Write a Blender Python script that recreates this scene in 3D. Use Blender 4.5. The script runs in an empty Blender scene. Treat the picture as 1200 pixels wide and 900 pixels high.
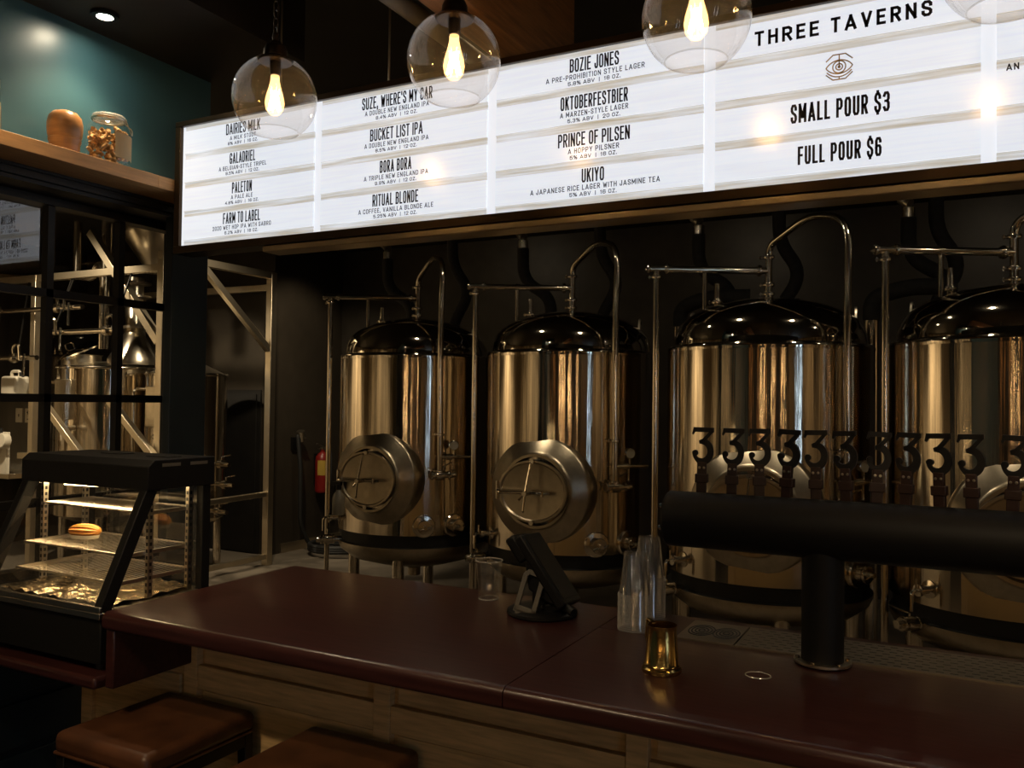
import bpy, math, random
from math import sin, cos, pi, radians, sqrt, atan2, hypot
from mathutils import Vector, Matrix

S = bpy.context.scene
COL = S.collection
random.seed(7)

# ---------------------------------------------------------------- camera, world, exposure, lights
YAW, PITCH, ROLL = radians(27.354), radians(1.167), radians(0.7165)
cam = bpy.data.cameras.new('camera')
cam.sensor_width = 36.0
cam.lens = 993.6 / 1200 * 36
cam.clip_start = 0.05
cam_o = bpy.data.objects.new('camera', cam)
COL.objects.link(cam_o)
f_ = Vector((-sin(YAW) * cos(PITCH), cos(YAW) * cos(PITCH), sin(PITCH)))
r_ = Vector((cos(YAW), sin(YAW), 0))
u_ = r_.cross(f_)
r2 = r_ * cos(ROLL) + u_ * sin(ROLL)
u2 = -r_ * sin(ROLL) + u_ * cos(ROLL)
cam_o.matrix_world = Matrix(((r2.x, u2.x, -f_.x, 0), (r2.y, u2.y, -f_.y, 0), (r2.z, u2.z, -f_.z, 1.69), (0, 0, 0, 1)))
S.camera = cam_o

S.view_settings.view_transform = 'Standard'
S.view_settings.look = 'None'
S.view_settings.exposure = 0.0
S.view_settings.gamma = 1.0
S.view_settings.use_curve_mapping = False
S.cycles.max_bounces = 14
S.cycles.transparent_max_bounces = 64
S.cycles.diffuse_bounces = 4
S.cycles.glossy_bounces = 6
S.cycles.caustics_reflective = True
S.cycles.sample_clamp_indirect = 4.0

w = bpy.data.worlds.new('world')
S.world = w
w.use_nodes = True
w.node_tree.nodes['Background'].inputs[0].default_value = (1.0, 0.72, 0.42, 1)
w.node_tree.nodes['Background'].inputs[1].default_value = 0.012

WARM = (1.0, 0.72, 0.42)
PALE = (1.0, 0.82, 0.56)
BREW = [(-3.0, 4.45), (-1.55, 4.40), (-0.15, 4.35), (1.2, 4.3), (2.6, 4.2)]
def spot(name, loc, target, watts, size=70, blend=0.6, color=WARM, radius=0.05):
    l = bpy.data.lights.new(name, 'SPOT')
    l.energy = watts; l.spot_size = radians(size); l.spot_blend = blend
    l.color = color; l.shadow_soft_size = radius
    o = bpy.data.objects.new(name, l)
    COL.objects.link(o)
    o.location = loc
    d = Vector(target) - Vector(loc)
    o.rotation_euler = d.to_track_quat('-Z', 'Y').to_euler()
    return o

# downlight beside the teal wall, brewhouse work lights, dining-room downlights
spot('wall_downlight_beam', (-2.82, 2.09, 3.08), (-2.90, 1.98, 0.0), 26, 110, 0.8)
spot('shelf_downlight_beam', (-2.62, 1.45, 3.10), (-2.95, 1.70, 2.4), 30, 62, 0.9)
for i, (x, y, z, tx, ty, tz, p) in enumerate([
        (-5.2, 5.5, 3.35, -6.3, 5.9, 1.6, 95), (-7.2, 4.2, 3.35, -7.2, 5.6, 1.2, 210),
        (-8.2, 2.4, 3.35, -9.4, 2.6, 1.0, 420), (-5.6, 1.0, 3.35, -6.2, -0.6, 0.8, 200),
        (-5.7, 6.9, 3.35, -6.4, 7.5, 1.4, 26)]):
    spot('brewhouse_light', (x, y, z), (tx, ty, tz), p * 1.5, 95, 0.7, PALE)
for (x, y) in BREW:
    spot('brewery_downlight_beam', (x, y, 3.38), (x - 0.1, y + 0.25, 0), 20, 110, 0.7, PALE)
for x in (-4.2, -1.7, 0.4, 2.4):
    spot('added_back_wall_fill', (x, 7.0, 3.38), (x, 8.1, 2.0), 4.5, 160, 1.0, PALE)  # added fill that brightens the back wall and dome edges
DINING = [(-1.9, 0.2), (0.1, 0.1), (2.1, 0.0), (-1.9, -2.4), (0.1, -2.4), (2.3, -2.4), (4.3, -0.9), (-0.9, -4.6), (2.9, -4.6)]
for (x, y) in DINING:
    spot('dining_downlight_beam', (x, y, 3.38), (x + 0.1, y + 0.25, 0), 55, 85, 0.7)
# added fills on the unseen dining and right walls for tank reflections
for x in (-2.3, -0.9, 0.5, 1.9, 3.3, 4.7):
    spot('added_slat_fill', (x, -4.9, 3.38), (x, -6.0, 1.3), 60, 75, 0.8)
for y, pw in ((-0.2, 110), (2.6, 60), (5.4, 170)):
    spot('added_right_wall_fill', (4.9, y, 3.38), (6.0, y, 1.4), pw, 80, 0.8)
# two added spots that brighten the oak bar front
for x in (-1.6, 0.6):
    spot('added_bar_front_fill', (x, -0.4, 3.38), (x - 0.1, 1.9, 0.55), 115, 50, 0.9)
# added spots without fixtures, lifting the light over the bar back
for (x, y, tx, ty, p) in [(-1.7, 3.0, -1.9, 2.1, 30), (2.4, 2.6, 1.2, 2.2, 20)]:
    spot('added_bar_back_fill', (x, y, 3.3), (tx, ty, 1.0), p, 60, 0.8)

# ---------------------------------------------------------------- material helpers
def principled(name):
    m = bpy.data.materials.new(name)
    m.use_nodes = True
    return m, m.node_tree.nodes, m.node_tree.links, m.node_tree.nodes['Principled BSDF']

def M(name, col, rough=0.5, metal=0.0, spec=0.5, coat=0.0, coat_rough=0.1, var=0.12, scale=6.0, stretch=(1, 1, 1), bump=0.0, detail=4.0):
    m, n, l, b = principled(name)
    tc = n.new('ShaderNodeTexCoord'); mp = n.new('ShaderNodeMapping')
    mp.inputs['Scale'].default_value = stretch
    nz = n.new('ShaderNodeTexNoise'); nz.inputs['Scale'].default_value = scale; nz.inputs['Detail'].default_value = detail
    l.new(tc.outputs['Object'], mp.inputs[0]); l.new(mp.outputs[0], nz.inputs['Vector'])
    rp = n.new('ShaderNodeValToRGB')
    lo = [c * (1 - var) for c in col]; hi = [min(1, c * (1 + var)) for c in col]
    rp.color_ramp.elements[0].position = 0.3; rp.color_ramp.elements[1].position = 0.7
    rp.color_ramp.elements[0].color = (*lo, 1); rp.color_ramp.elements[1].color = (*hi, 1)
    l.new(nz.outputs['Fac'], rp.inputs[0]); l.new(rp.outputs[0], b.inputs['Base Color'])
    b.inputs['Roughness'].default_value = rough; b.inputs['Metallic'].default_value = metal
    b.inputs['Specular IOR Level'].default_value = spec
    b.inputs['Coat Weight'].default_value = coat; b.inputs['Coat Roughness'].default_value = coat_rough
    if bump:
        bp = n.new('ShaderNodeBump'); bp.inputs['Strength'].default_value = bump; bp.inputs['Distance'].default_value = 0.01
        l.new(nz.outputs['Fac'], bp.inputs['Height']); l.new(bp.outputs[0], b.inputs['Normal'])
    return m

def emit(name, col, strength, rough=0.3, base=(0.8, 0.8, 0.8)):
    m, n, l, b = principled(name)
    b.inputs['Base Color'].default_value = (*base, 1)
    b.inputs['Emission Color'].default_value = (*col, 1)
    b.inputs['Emission Strength'].default_value = strength
    b.inputs['Roughness'].default_value = rough
    return m

def thin_glass(name, tint=(0.97, 0.97, 0.96), edge=0.55, base=0.045, rough=0.02, haze=0.0, haze_col=(0.8, 0.8, 0.8)):
    m = bpy.data.materials.new(name); m.use_nodes = True
    n, l = m.node_tree.nodes, m.node_tree.links
    n.clear()
    out = n.new('ShaderNodeOutputMaterial'); mix = n.new('ShaderNodeMixShader')
    tr = n.new('ShaderNodeBsdfTransparent'); gl = n.new('ShaderNodeBsdfGlossy')
    tr.inputs[0].default_value = (*tint, 1); gl.inputs['Roughness'].default_value = rough
    gl.inputs['Color'].default_value = (1, 1, 1, 1)
    lw = n.new('ShaderNodeLayerWeight'); lw.inputs[0].default_value = 0.5
    pw = n.new('ShaderNodeMath'); pw.operation = 'POWER'; pw.inputs[1].default_value = 4.0
    ma = n.new('ShaderNodeMath'); ma.operation = 'MULTIPLY_ADD'; ma.inputs[1].default_value = edge; ma.inputs[2].default_value = base
    l.new(lw.outputs['Facing'], pw.inputs[0]); l.new(pw.outputs[0], ma.inputs[0])
    l.new(ma.outputs[0], mix.inputs[0]); l.new(tr.outputs[0], mix.inputs[1]); l.new(gl.outputs[0], mix.inputs[2])
    last = mix
    if haze:
        df = n.new('ShaderNodeBsdfDiffuse'); df.inputs[0].default_value = (*haze_col, 1)
        mx = n.new('ShaderNodeMixShader'); mx.inputs[0].default_value = haze
        l.new(mix.outputs[0], mx.inputs[1]); l.new(df.outputs[0], mx.inputs[2]); last = mx
    l.new(last.outputs[0], out.inputs[0])
    return m

def brushed_tank():
    m, n, l, b = principled('brushed_steel')
    b.inputs['Base Color'].default_value = (0.70, 0.615, 0.49, 1)
    b.inputs['Metallic'].default_value = 1.0
    b.inputs['Roughness'].default_value = 0.12
    b.inputs['Anisotropic'].default_value = 0.97
    b.inputs['Anisotropic Rotation'].default_value = 0.25
    tg = n.new('ShaderNodeTangent'); tg.direction_type = 'RADIAL'; tg.axis = 'Z'
    l.new(tg.outputs[0], b.inputs['Tangent'])
    tc = n.new('ShaderNodeTexCoord'); mp = n.new('ShaderNodeMapping'); mp.inputs['Scale'].default_value = (1, 1, 0.02)
    nz = n.new('ShaderNodeTexNoise'); nz.inputs['Scale'].default_value = 22.0; nz.inputs['Detail'].default_value = 4.0
    bp = n.new('ShaderNodeBump'); bp.inputs['Strength'].default_value = 0.07; bp.inputs['Distance'].default_value = 0.02
    l.new(tc.outputs['Object'], mp.inputs[0]); l.new(mp.outputs[0], nz.inputs['Vector'])
    l.new(nz.outputs['Fac'], bp.inputs['Height']); l.new(bp.outputs[0], b.inputs['Normal'])
    return m

def menu_face(name, tan_amt, strength):
    # back-lit acrylic face printed with a pale weathered-plank pattern
    m, n, l, b = principled(name)
    tc = n.new('ShaderNodeTexCoord'); mp = n.new('ShaderNodeMapping'); mp.inputs['Scale'].default_value = (1.6, 1, 42)
    nz = n.new('ShaderNodeTexNoise'); nz.inputs['Scale'].default_value = 2.6; nz.inputs['Detail'].default_value = 6.0
    l.new(tc.outputs['Object'], mp.inputs[0]); l.new(mp.outputs[0], nz.inputs['Vector'])
    rp = n.new('ShaderNodeValToRGB')
    rp.color_ramp.elements[0].position = 0.36 - 0.1 * tan_amt; rp.color_ramp.elements[1].position = 0.62 + 0.16 * tan_amt
    t = tan_amt
    rp.color_ramp.elements[0].color = (0.80 - 0.42 * t, 0.86 - 0.53 * t, 0.97 - 0.74 * t, 1)
    rp.color_ramp.elements[1].color = (0.80, 0.865, 0.96, 1)
    l.new(nz.outputs['Fac'], rp.inputs[0])
    l.new(rp.outputs[0], b.inputs['Emission Color'])
    b.inputs['Base Color'].default_value = (0.25, 0.25, 0.25, 1)
    b.inputs['Emission Strength'].default_value = strength
    b.inputs['Roughness'].default_value = 0.19
    return m

MAT = {}
MAT['tank'] = brushed_tank()
MAT['polish'] = M('polished_steel', (0.70, 0.63, 0.52), 0.06, 1.0, var=0.03)
MAT['steel'] = M('satin_steel', (0.62, 0.56, 0.46), 0.28, 1.0, var=0.08)
MAT['pipe'] = M('pipe_steel', (0.68, 0.61, 0.50), 0.14, 1.0, var=0.05)
MAT['tray_steel'] = M('worn_tray_steel', (0.30, 0.255, 0.20), 0.34, 1.0, var=0.15)
MAT['door'] = M('spun_steel', (0.46, 0.395, 0.295), 0.30, 1.0, var=0.10, scale=20)
MAT['frame_steel'] = M('frame_steel', (0.60, 0.52, 0.39), 0.36, 1.0, var=0.08)
MAT['rubber'] = M('black_rubber', (0.012, 0.012, 0.012), 0.65, var=0.2)
MAT['insul'] = M('black_foam', (0.014, 0.013, 0.012), 0.8, var=0.3, scale=30)
MAT['blackmetal'] = M('black_metal', (0.006, 0.0055, 0.005), 0.45, 0.0, spec=0.25, var=0.15)
MAT['powder'] = M('black_powder_coat', (0.006, 0.0057, 0.0052), 0.55, 0.0, spec=0.22, var=0.15, scale=60)
MAT['terminal'] = M('terminal_plastic', (0.004, 0.004, 0.004), 0.45, 0.0, spec=0.2, var=0.1)
MAT['bronze'] = M('dark_bronze', (0.045, 0.029, 0.016), 0.36, 0.9, var=0.25)
MAT['channel'] = M('brushed_channel', (0.42, 0.33, 0.21), 0.34, 1.0, var=0.2, scale=3)
MAT['mahogany'] = M('mahogany', (0.033, 0.0105, 0.009), 0.30, 0.0, spec=0.34, coat=0.18, coat_rough=0.16, var=0.28, scale=5, stretch=(1.0, 12, 12), bump=0.03)
MAT['oak'] = M('oak', (0.60, 0.415, 0.20), 0.5, 0.0, spec=0.3, var=0.22, scale=4, stretch=(2, 2, 22))
MAT['oak_h'] = M('oak_horizontal', (0.60, 0.415, 0.20), 0.5, 0.0, spec=0.3, var=0.22, scale=4, stretch=(2, 22, 22))
MAT['shelf'] = M('shelf_oak', (0.42, 0.235, 0.095), 0.48, 0.0, spec=0.3, var=0.2, scale=4, stretch=(22, 2, 22))
MAT['leather'] = M('brown_leather', (0.062, 0.024, 0.010), 0.38, 0.0, spec=0.45, var=0.35, scale=9, bump=0.06)
MAT['teal'] = M('teal_paint', (0.034, 0.095, 0.125), 0.36, 0.0, spec=0.5, var=0.05)
MAT['navy'] = M('navy_paint', (0.008, 0.018, 0.027), 0.45, 0.0, spec=0.4, var=0.1)
MAT['black'] = M('black_paint', (0.010, 0.009, 0.008), 0.6, 0.0, spec=0.3, var=0.2)
MAT['brewwall'] = M('dark_taupe_paint', (0.036, 0.029, 0.021), 0.40, 0.0, spec=0.4, var=0.1)
MAT['tanwall'] = M('tan_striped_wall', (0.40, 0.33, 0.23), 0.6, 0.0, var=0.75, scale=3.5, stretch=(1, 1, 0.02))  # vertical stripes added so the tanks reflect thin streaks
MAT['darkfloor'] = M('dark_wood_floor', (0.028, 0.019, 0.012), 0.45, var=0.3, stretch=(1, 12, 1))
MAT['slatwall'] = M('dark_slat_wall', (0.014, 0.010, 0.007), 0.6, 0.0, var=0.6, scale=3, stretch=(1, 1, 0.02))
MAT['backwall'] = M('black_back_wall', (0.035, 0.029, 0.022), 0.5, 0.0, var=0.2)
MAT['slat'] = M('wood_slat', (0.62, 0.33, 0.12), 0.5, 0.0, var=0.25, scale=5, stretch=(6, 6, 0.5))
MAT['concrete'] = M('concrete', (0.15, 0.125, 0.095), 0.55, 0.0, var=0.25, scale=3)
MAT['brown'] = M('brown_timber', (0.20, 0.095, 0.035), 0.55, 0.0, var=0.3, scale=5, stretch=(14, 1, 14))
MAT['brass'] = M('brass', (0.58, 0.39, 0.13), 0.18, 1.0, var=0.1)
MAT['gold_ink'] = M('gold_ink', (0.42, 0.29, 0.12), 0.5, 0.0, var=0.05)
MAT['ink'] = M('black_ink', (0.006, 0.007, 0.016), 0.45, 0.0, spec=0.3, var=0.05)
MAT['white'] = M('white_plastic', (0.72, 0.66, 0.54), 0.4, 0.0, var=0.04)
MAT['red'] = M('red_paint', (0.20, 0.010, 0.008), 0.35, 0.0, var=0.1)
MAT['yellow'] = M('yellow_label', (0.45, 0.30, 0.05), 0.5, 0.0, var=0.1)
MAT['grey'] = M('grey_plastic', (0.12, 0.11, 0.09), 0.45, 0.0, var=0.1)
MAT['wood_turned'] = M('turned_wood', (0.40, 0.195, 0.07), 0.30, 0.0, spec=0.4, var=0.25, scale=5, stretch=(2, 2, 10))
MAT['cork'] = M('cork_pieces', (0.55, 0.33, 0.13), 0.7, 0.0, var=0.35, scale=30)
MAT['paper'] = M('kraft_paper', (0.40, 0.29, 0.15), 0.7, 0.0, var=0.1)
MAT['pastry'] = M('baked_pastry', (0.50, 0.17, 0.025), 0.45, 0.0, var=0.25, scale=20)
MAT['pastry_light'] = M('pastry_glaze', (0.75, 0.42, 0.10), 0.4, 0.0, var=0.2, scale=20)
MAT['foil'] = M('crinkled_foil', (0.80, 0.66, 0.44), 0.22, 1.0, var=0.2, scale=40, bump=1.0)
MAT['leather_dark'] = M('dark_stem_wood', (0.030, 0.012, 0.008), 0.45, 0.0, var=0.2)
MAT['powder_grey'] = M('cast_black_iron', (0.016, 0.015, 0.014), 0.45, 0.0, spec=0.35, var=0.15)
MAT['glass'] = thin_glass('clear_glass', (0.985, 0.98, 0.97), 0.75, 0.05)
MAT['globe'] = thin_glass('globe_glass', (0.955, 0.95, 0.94), 0.8, 0.05, haze=0.016, haze_col=(0.9, 0.85, 0.78))
MAT['pane'] = thin_glass('window_glass', (0.93, 0.93, 0.92), 0.6, 0.11, 0.01)
MAT['plastic'] = thin_glass('clear_plastic', (0.982, 0.982, 0.98), 0.75, 0.085, 0.05, haze=0.012)
MAT['plastic_rim'] = thin_glass('hazy_plastic_rim', (0.9, 0.9, 0.88), 0.6, 0.12, 0.12, haze=0.24, haze_col=(0.85, 0.83, 0.78))
MAT['dial'] = M('gauge_dial', (0.33, 0.30, 0.23), 0.4, var=0.05)
MAT['bottle_plastic'] = thin_glass('cloudy_plastic', (0.7, 0.68, 0.62), 0.3, 0.05, 0.3, haze=0.35, haze_col=(0.5, 0.47, 0.4))
MAT['menu'] = menu_face('menu_face', 0.12, 0.90)
MAT['menu_rail'] = menu_face('menu_rail', 1.0, 0.86)
MAT['menu_white'] = emit('menu_divider', (0.82, 0.87, 0.95), 0.90, 0.15, (0.25, 0.25, 0.25))
MAT['bulb'] = emit('bulb_glow', (1.0, 0.62, 0.24), 14.0)
MAT['amber'] = None
MAT['filament'] = emit('filament', (1.0, 0.60, 0.24), 150.0)
MAT['lamp_face'] = emit('downlight_lens', (1.0, 0.84, 0.60), 260.0)
MAT['heat_tube'] = emit('heat_tube', (1.0, 0.74, 0.38), 26.0)
MAT['glow'] = emit('added_tube_glow', (1.0, 0.62, 0.28), 26.0)  # added warm emitter, seen only as streaks in the tanks
MAT['blue_glow_glass'] = emit('added_blue_glow', (0.55, 0.75, 1.0), 7.0)  # added bluish emitter for the cool streak in the tanks

def amber_bulb():
    m = bpy.data.materials.new('amber_bulb'); m.use_nodes = True
    n, l = m.node_tree.nodes, m.node_tree.links
    n.clear()
    out = n.new('ShaderNodeOutputMaterial'); ad = n.new('ShaderNodeAddShader'); tr = n.new('ShaderNodeBsdfTransparent'); em = n.new('ShaderNodeEmission')
    tr.inputs[0].default_value = (1.0, 0.93, 0.80, 1); em.inputs[0].default_value = (1.0, 0.60, 0.22, 1); em.inputs[1].default_value = 1.6
    l.new(tr.outputs[0], ad.inputs[0]); l.new(em.outputs[0], ad.inputs[1]); l.new(ad.outputs[0], out.inputs[0])
    return m
MAT['amber'] = amber_bulb()
# ---------------------------------------------------------------- geometry helpers
class MB:
    def __init__(self):
        self.v = []; self.f = []; self.m = []; self.mi = 0; self.T = None
    def add(self, vs, fs):
        o = len(self.v)
        if self.T is not None:
            vs = [self.T @ Vector(p) for p in vs]
        self.v += [tuple(p) for p in vs]
        self.f += [[o + i for i in q] for q in fs]
        self.m += [self.mi] * len(fs)
        return self
    def box(self, x0, x1, y0, y1, z0, z1):
        vs = [(x, y, z) for x in (x0, x1) for y in (y0, y1) for z in (z0, z1)]
        return self.add(vs, [(0, 1, 3, 2), (4, 6, 7, 5), (0, 4, 5, 1), (2, 3, 7, 6), (0, 2, 6, 4), (1, 5, 7, 3)])
    def cbox(self, c, s):
        return self.box(c[0] - s[0] / 2, c[0] + s[0] / 2, c[1] - s[1] / 2, c[1] + s[1] / 2, c[2] - s[2] / 2, c[2] + s[2] / 2)
    def bar(self, p0, p1, w, h=None, up=(0, 0, 1)):
        # rectangular bar between two points
        h = h or w
        p0 = Vector(p0); p1 = Vector(p1); d = (p1 - p0).normalized(); up = Vector(up)
        if abs(d.dot(up)) > 0.95: up = Vector((1, 0, 0))
        s = d.cross(up).normalized(); t = s.cross(d)
        vs = []
        for p in (p0, p1):
            for a, b in ((-1, -1), (1, -1), (1, 1), (-1, 1)):
                vs.append(p + s * a * w / 2 + t * b * h / 2)
        return self.add(vs, [(3, 2, 1, 0), (4, 5, 6, 7), (0, 1, 5, 4), (1, 2, 6, 5), (2, 3, 7, 6), (3, 0, 4, 7)])
    def tube(self, pts, r, n=12, closed=False, caps=True):
        pts = [Vector(p) for p in pts]
        N = len(pts); rs = r if isinstance(r, (list, tuple)) else [r] * N
        tans = []
        for i in range(N):
            if closed: t = pts[(i + 1) % N] - pts[i - 1]
            elif i == 0: t = pts[1] - pts[0]
            elif i == N - 1: t = pts[-1] - pts[-2]
            else: t = (pts[i + 1] - pts[i]).normalized() + (pts[i] - pts[i - 1]).normalized()
            tans.append(t.normalized())
        t0 = tans[0]
        a = Vector((0, 0, 1)) if abs(t0.z) < 0.9 else Vector((1, 0, 0))
        nrm = t0.cross(a).normalized()
        vs = []
        for i in range(N):
            if i:
                q = tans[i - 1].rotation_difference(tans[i]); nrm = (q @ nrm)
                nrm = (nrm - tans[i] * nrm.dot(tans[i])).normalized()
            bn = tans[i].cross(nrm)
            for k in range(n):
                an = 2 * pi * k / n
                vs.append(pts[i] + (nrm * cos(an) + bn * sin(an)) * rs[i])
        fs = []
        for i in range(N if closed else N - 1):
            j = (i + 1) % N
            for k in range(n):
                k2 = (k + 1) % n
                fs.append((i * n + k, i * n + k2, j * n + k2, j * n + k))
        if caps and not closed:
            fs.append(list(range(n))[::-1]); fs.append([(N - 1) * n + k for k in range(n)])
        return self.add(vs, fs)
    def cyl(self, p0, p1, r, n=20):
        return self.tube([p0, p1], r, n)
    def lathe(self, prof, n=32, origin=(0, 0, 0), axis=(0, 0, 1), sx=1.0, sy=1.0, closed=False):
        ax = Vector(axis).normalized()
        q = Vector((0, 0, 1)).rotation_difference(ax)
        o = Vector(origin); vs = []; fs = []; rings = []
        for (r, z) in prof:
            if r < 1e-6:
                rings.append([len(vs)]); vs.append(o + q @ Vector((0, 0, z)))
            else:
                rings.append(list(range(len(vs), len(vs) + n)))
                for k in range(n):
                    a = 2 * pi * k / n
                    vs.append(o + q @ Vector((r * cos(a) * sx, r * sin(a) * sy, z)))
        m = len(rings)
        for i in range(m if closed else m - 1):
            A = rings[i]; B = rings[(i + 1) % m]
            for k in range(n):
                k2 = (k + 1) % n
                if len(A) == 1 and len(B) == 1: continue
                if len(A) == 1: fs.append((A[0], B[k2], B[k])[::-1])
                elif len(B) == 1: fs.append((A[k], A[k2], B[0]))
                else: fs.append((A[k], A[k2], B[k2], B[k]))
        return self.add(vs, fs)
    def torus(self, R, r, origin=(0, 0, 0), axis=(0, 0, 1), n=32, k=10, sx=1.0, sy=1.0):
        return self.lathe([(R + r * cos(2 * pi * i / k), r * sin(2 * pi * i / k)) for i in range(k)], n, origin, axis, sx, sy, closed=True)
    def prism(self, poly, fn, d0, d1):
        # poly: list of 2-D points; fn(u, v, d) -> 3-D
        n = len(poly)
        vs = [fn(u, v, d0) for u, v in poly] + [fn(u, v, d1) for u, v in poly]
        fs = [list(range(n))[::-1], [n + i for i in range(n)]]
        fs += [(i, (i + 1) % n, n + (i + 1) % n, n + i) for i in range(n)]
        return self.add(vs, fs)
    def strip(self, pts, widths, fn, d0, d1):
        # flat stroke of varying width, with thickness
        P = [Vector((p[0], p[1])) for p in pts]; N = len(P)
        ws = widths if isinstance(widths, (list, tuple)) else [widths] * N
        L = []; R = []
        for i in range(N):
            if i == 0: t = (P[1] - P[0]).normalized(); k = 1
            elif i == N - 1: t = (P[-1] - P[-2]).normalized(); k = 1
            else:
                a = (P[i] - P[i - 1]).normalized(); b = (P[i + 1] - P[i]).normalized()
                t = (a + b)
                t = t.normalized() if t.length > 1e-6 else a
                k = 1 / max(0.45, a.dot(t))
            nn = Vector((-t.y, t.x)) * ws[i] / 2 * k
            L.append(P[i] + nn); R.append(P[i] - nn)
        for i in range(N - 1):
            q = [L[i], R[i], R[i + 1], L[i + 1]]
            self.prism([(p.x, p.y) for p in q], fn, d0, d1)
        return self
    def build(self, name, mats, parent=None, bevel=0.0, seg=2, smooth=True, ang=35, label=None, loc=None):
        me = bpy.data.meshes.new(name)
        me.from_pydata(self.v, [], self.f)
        for m in (mats if isinstance(mats, (list, tuple)) else [mats]):
            me.materials.append(MAT[m])
        me.polygons.foreach_set('material_index', self.m)
        if smooth:
            me.polygons.foreach_set('use_smooth', [True] * len(me.polygons))
            me.set_sharp_from_angle(angle=radians(ang))
        me.update()
        o = bpy.data.objects.new(name, me)
        COL.objects.link(o)
        if parent is not None: o.parent = parent
        if loc is not None: o.location = loc
        if bevel:
            b = o.modifiers.new('bevel', 'BEVEL'); b.width = bevel; b.segments = seg; b.limit_method = 'ANGLE'; b.angle_limit = radians(40)
        if label: o['label'] = label
        return o

def thing(name, label, cat, loc=(0, 0, 0), rz=0.0, group=None):
    o = bpy.data.objects.new(name, None)
    o.empty_display_size = 0.05
    COL.objects.link(o)
    o.location = loc; o.rotation_euler = (0, 0, rz)
    tag(o, label, cat, group)
    return o
def tag(o, label, cat, group=None, kind=None):
    if label: o['label'] = label
    if cat: o['category'] = cat
    if group: o['group'] = group
    if kind: o['kind'] = kind
    return o
def struct(o, label=None):
    o['kind'] = 'structure'
    if label: o['label'] = label
    return o
def kids(o): return [c for c in COL.objects if c.parent == o]
def dup(root, loc, label, rz=0.0):
    def cp(o, par):
        c = o.copy(); COL.objects.link(c)
        if par is not None: c.parent = par
        for ch in kids(o): cp(ch, c)
        return c
    r = cp(root, None)
    r.location = loc; r.rotation_euler = (0, 0, rz); r['label'] = label
    return r

def bend(pts, rad, n=6):
    # round the corners of a polyline
    P = [Vector(p) for p in pts]; out = [P[0]]
    for i in range(1, len(P) - 1):
        a = P[i - 1] - P[i]; b = P[i + 1] - P[i]
        rq = rad[i - 1] if isinstance(rad, (list, tuple)) else rad
        r = min(rq, a.length * 0.49, b.length * 0.49)
        A = P[i] + a.normalized() * r; B = P[i] + b.normalized() * r
        for k in range(n + 1):
            t = k / n
            out.append(A * (1 - t) ** 2 + P[i] * 2 * t * (1 - t) + B * t * t)
    out.append(P[-1])
    return out

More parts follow.
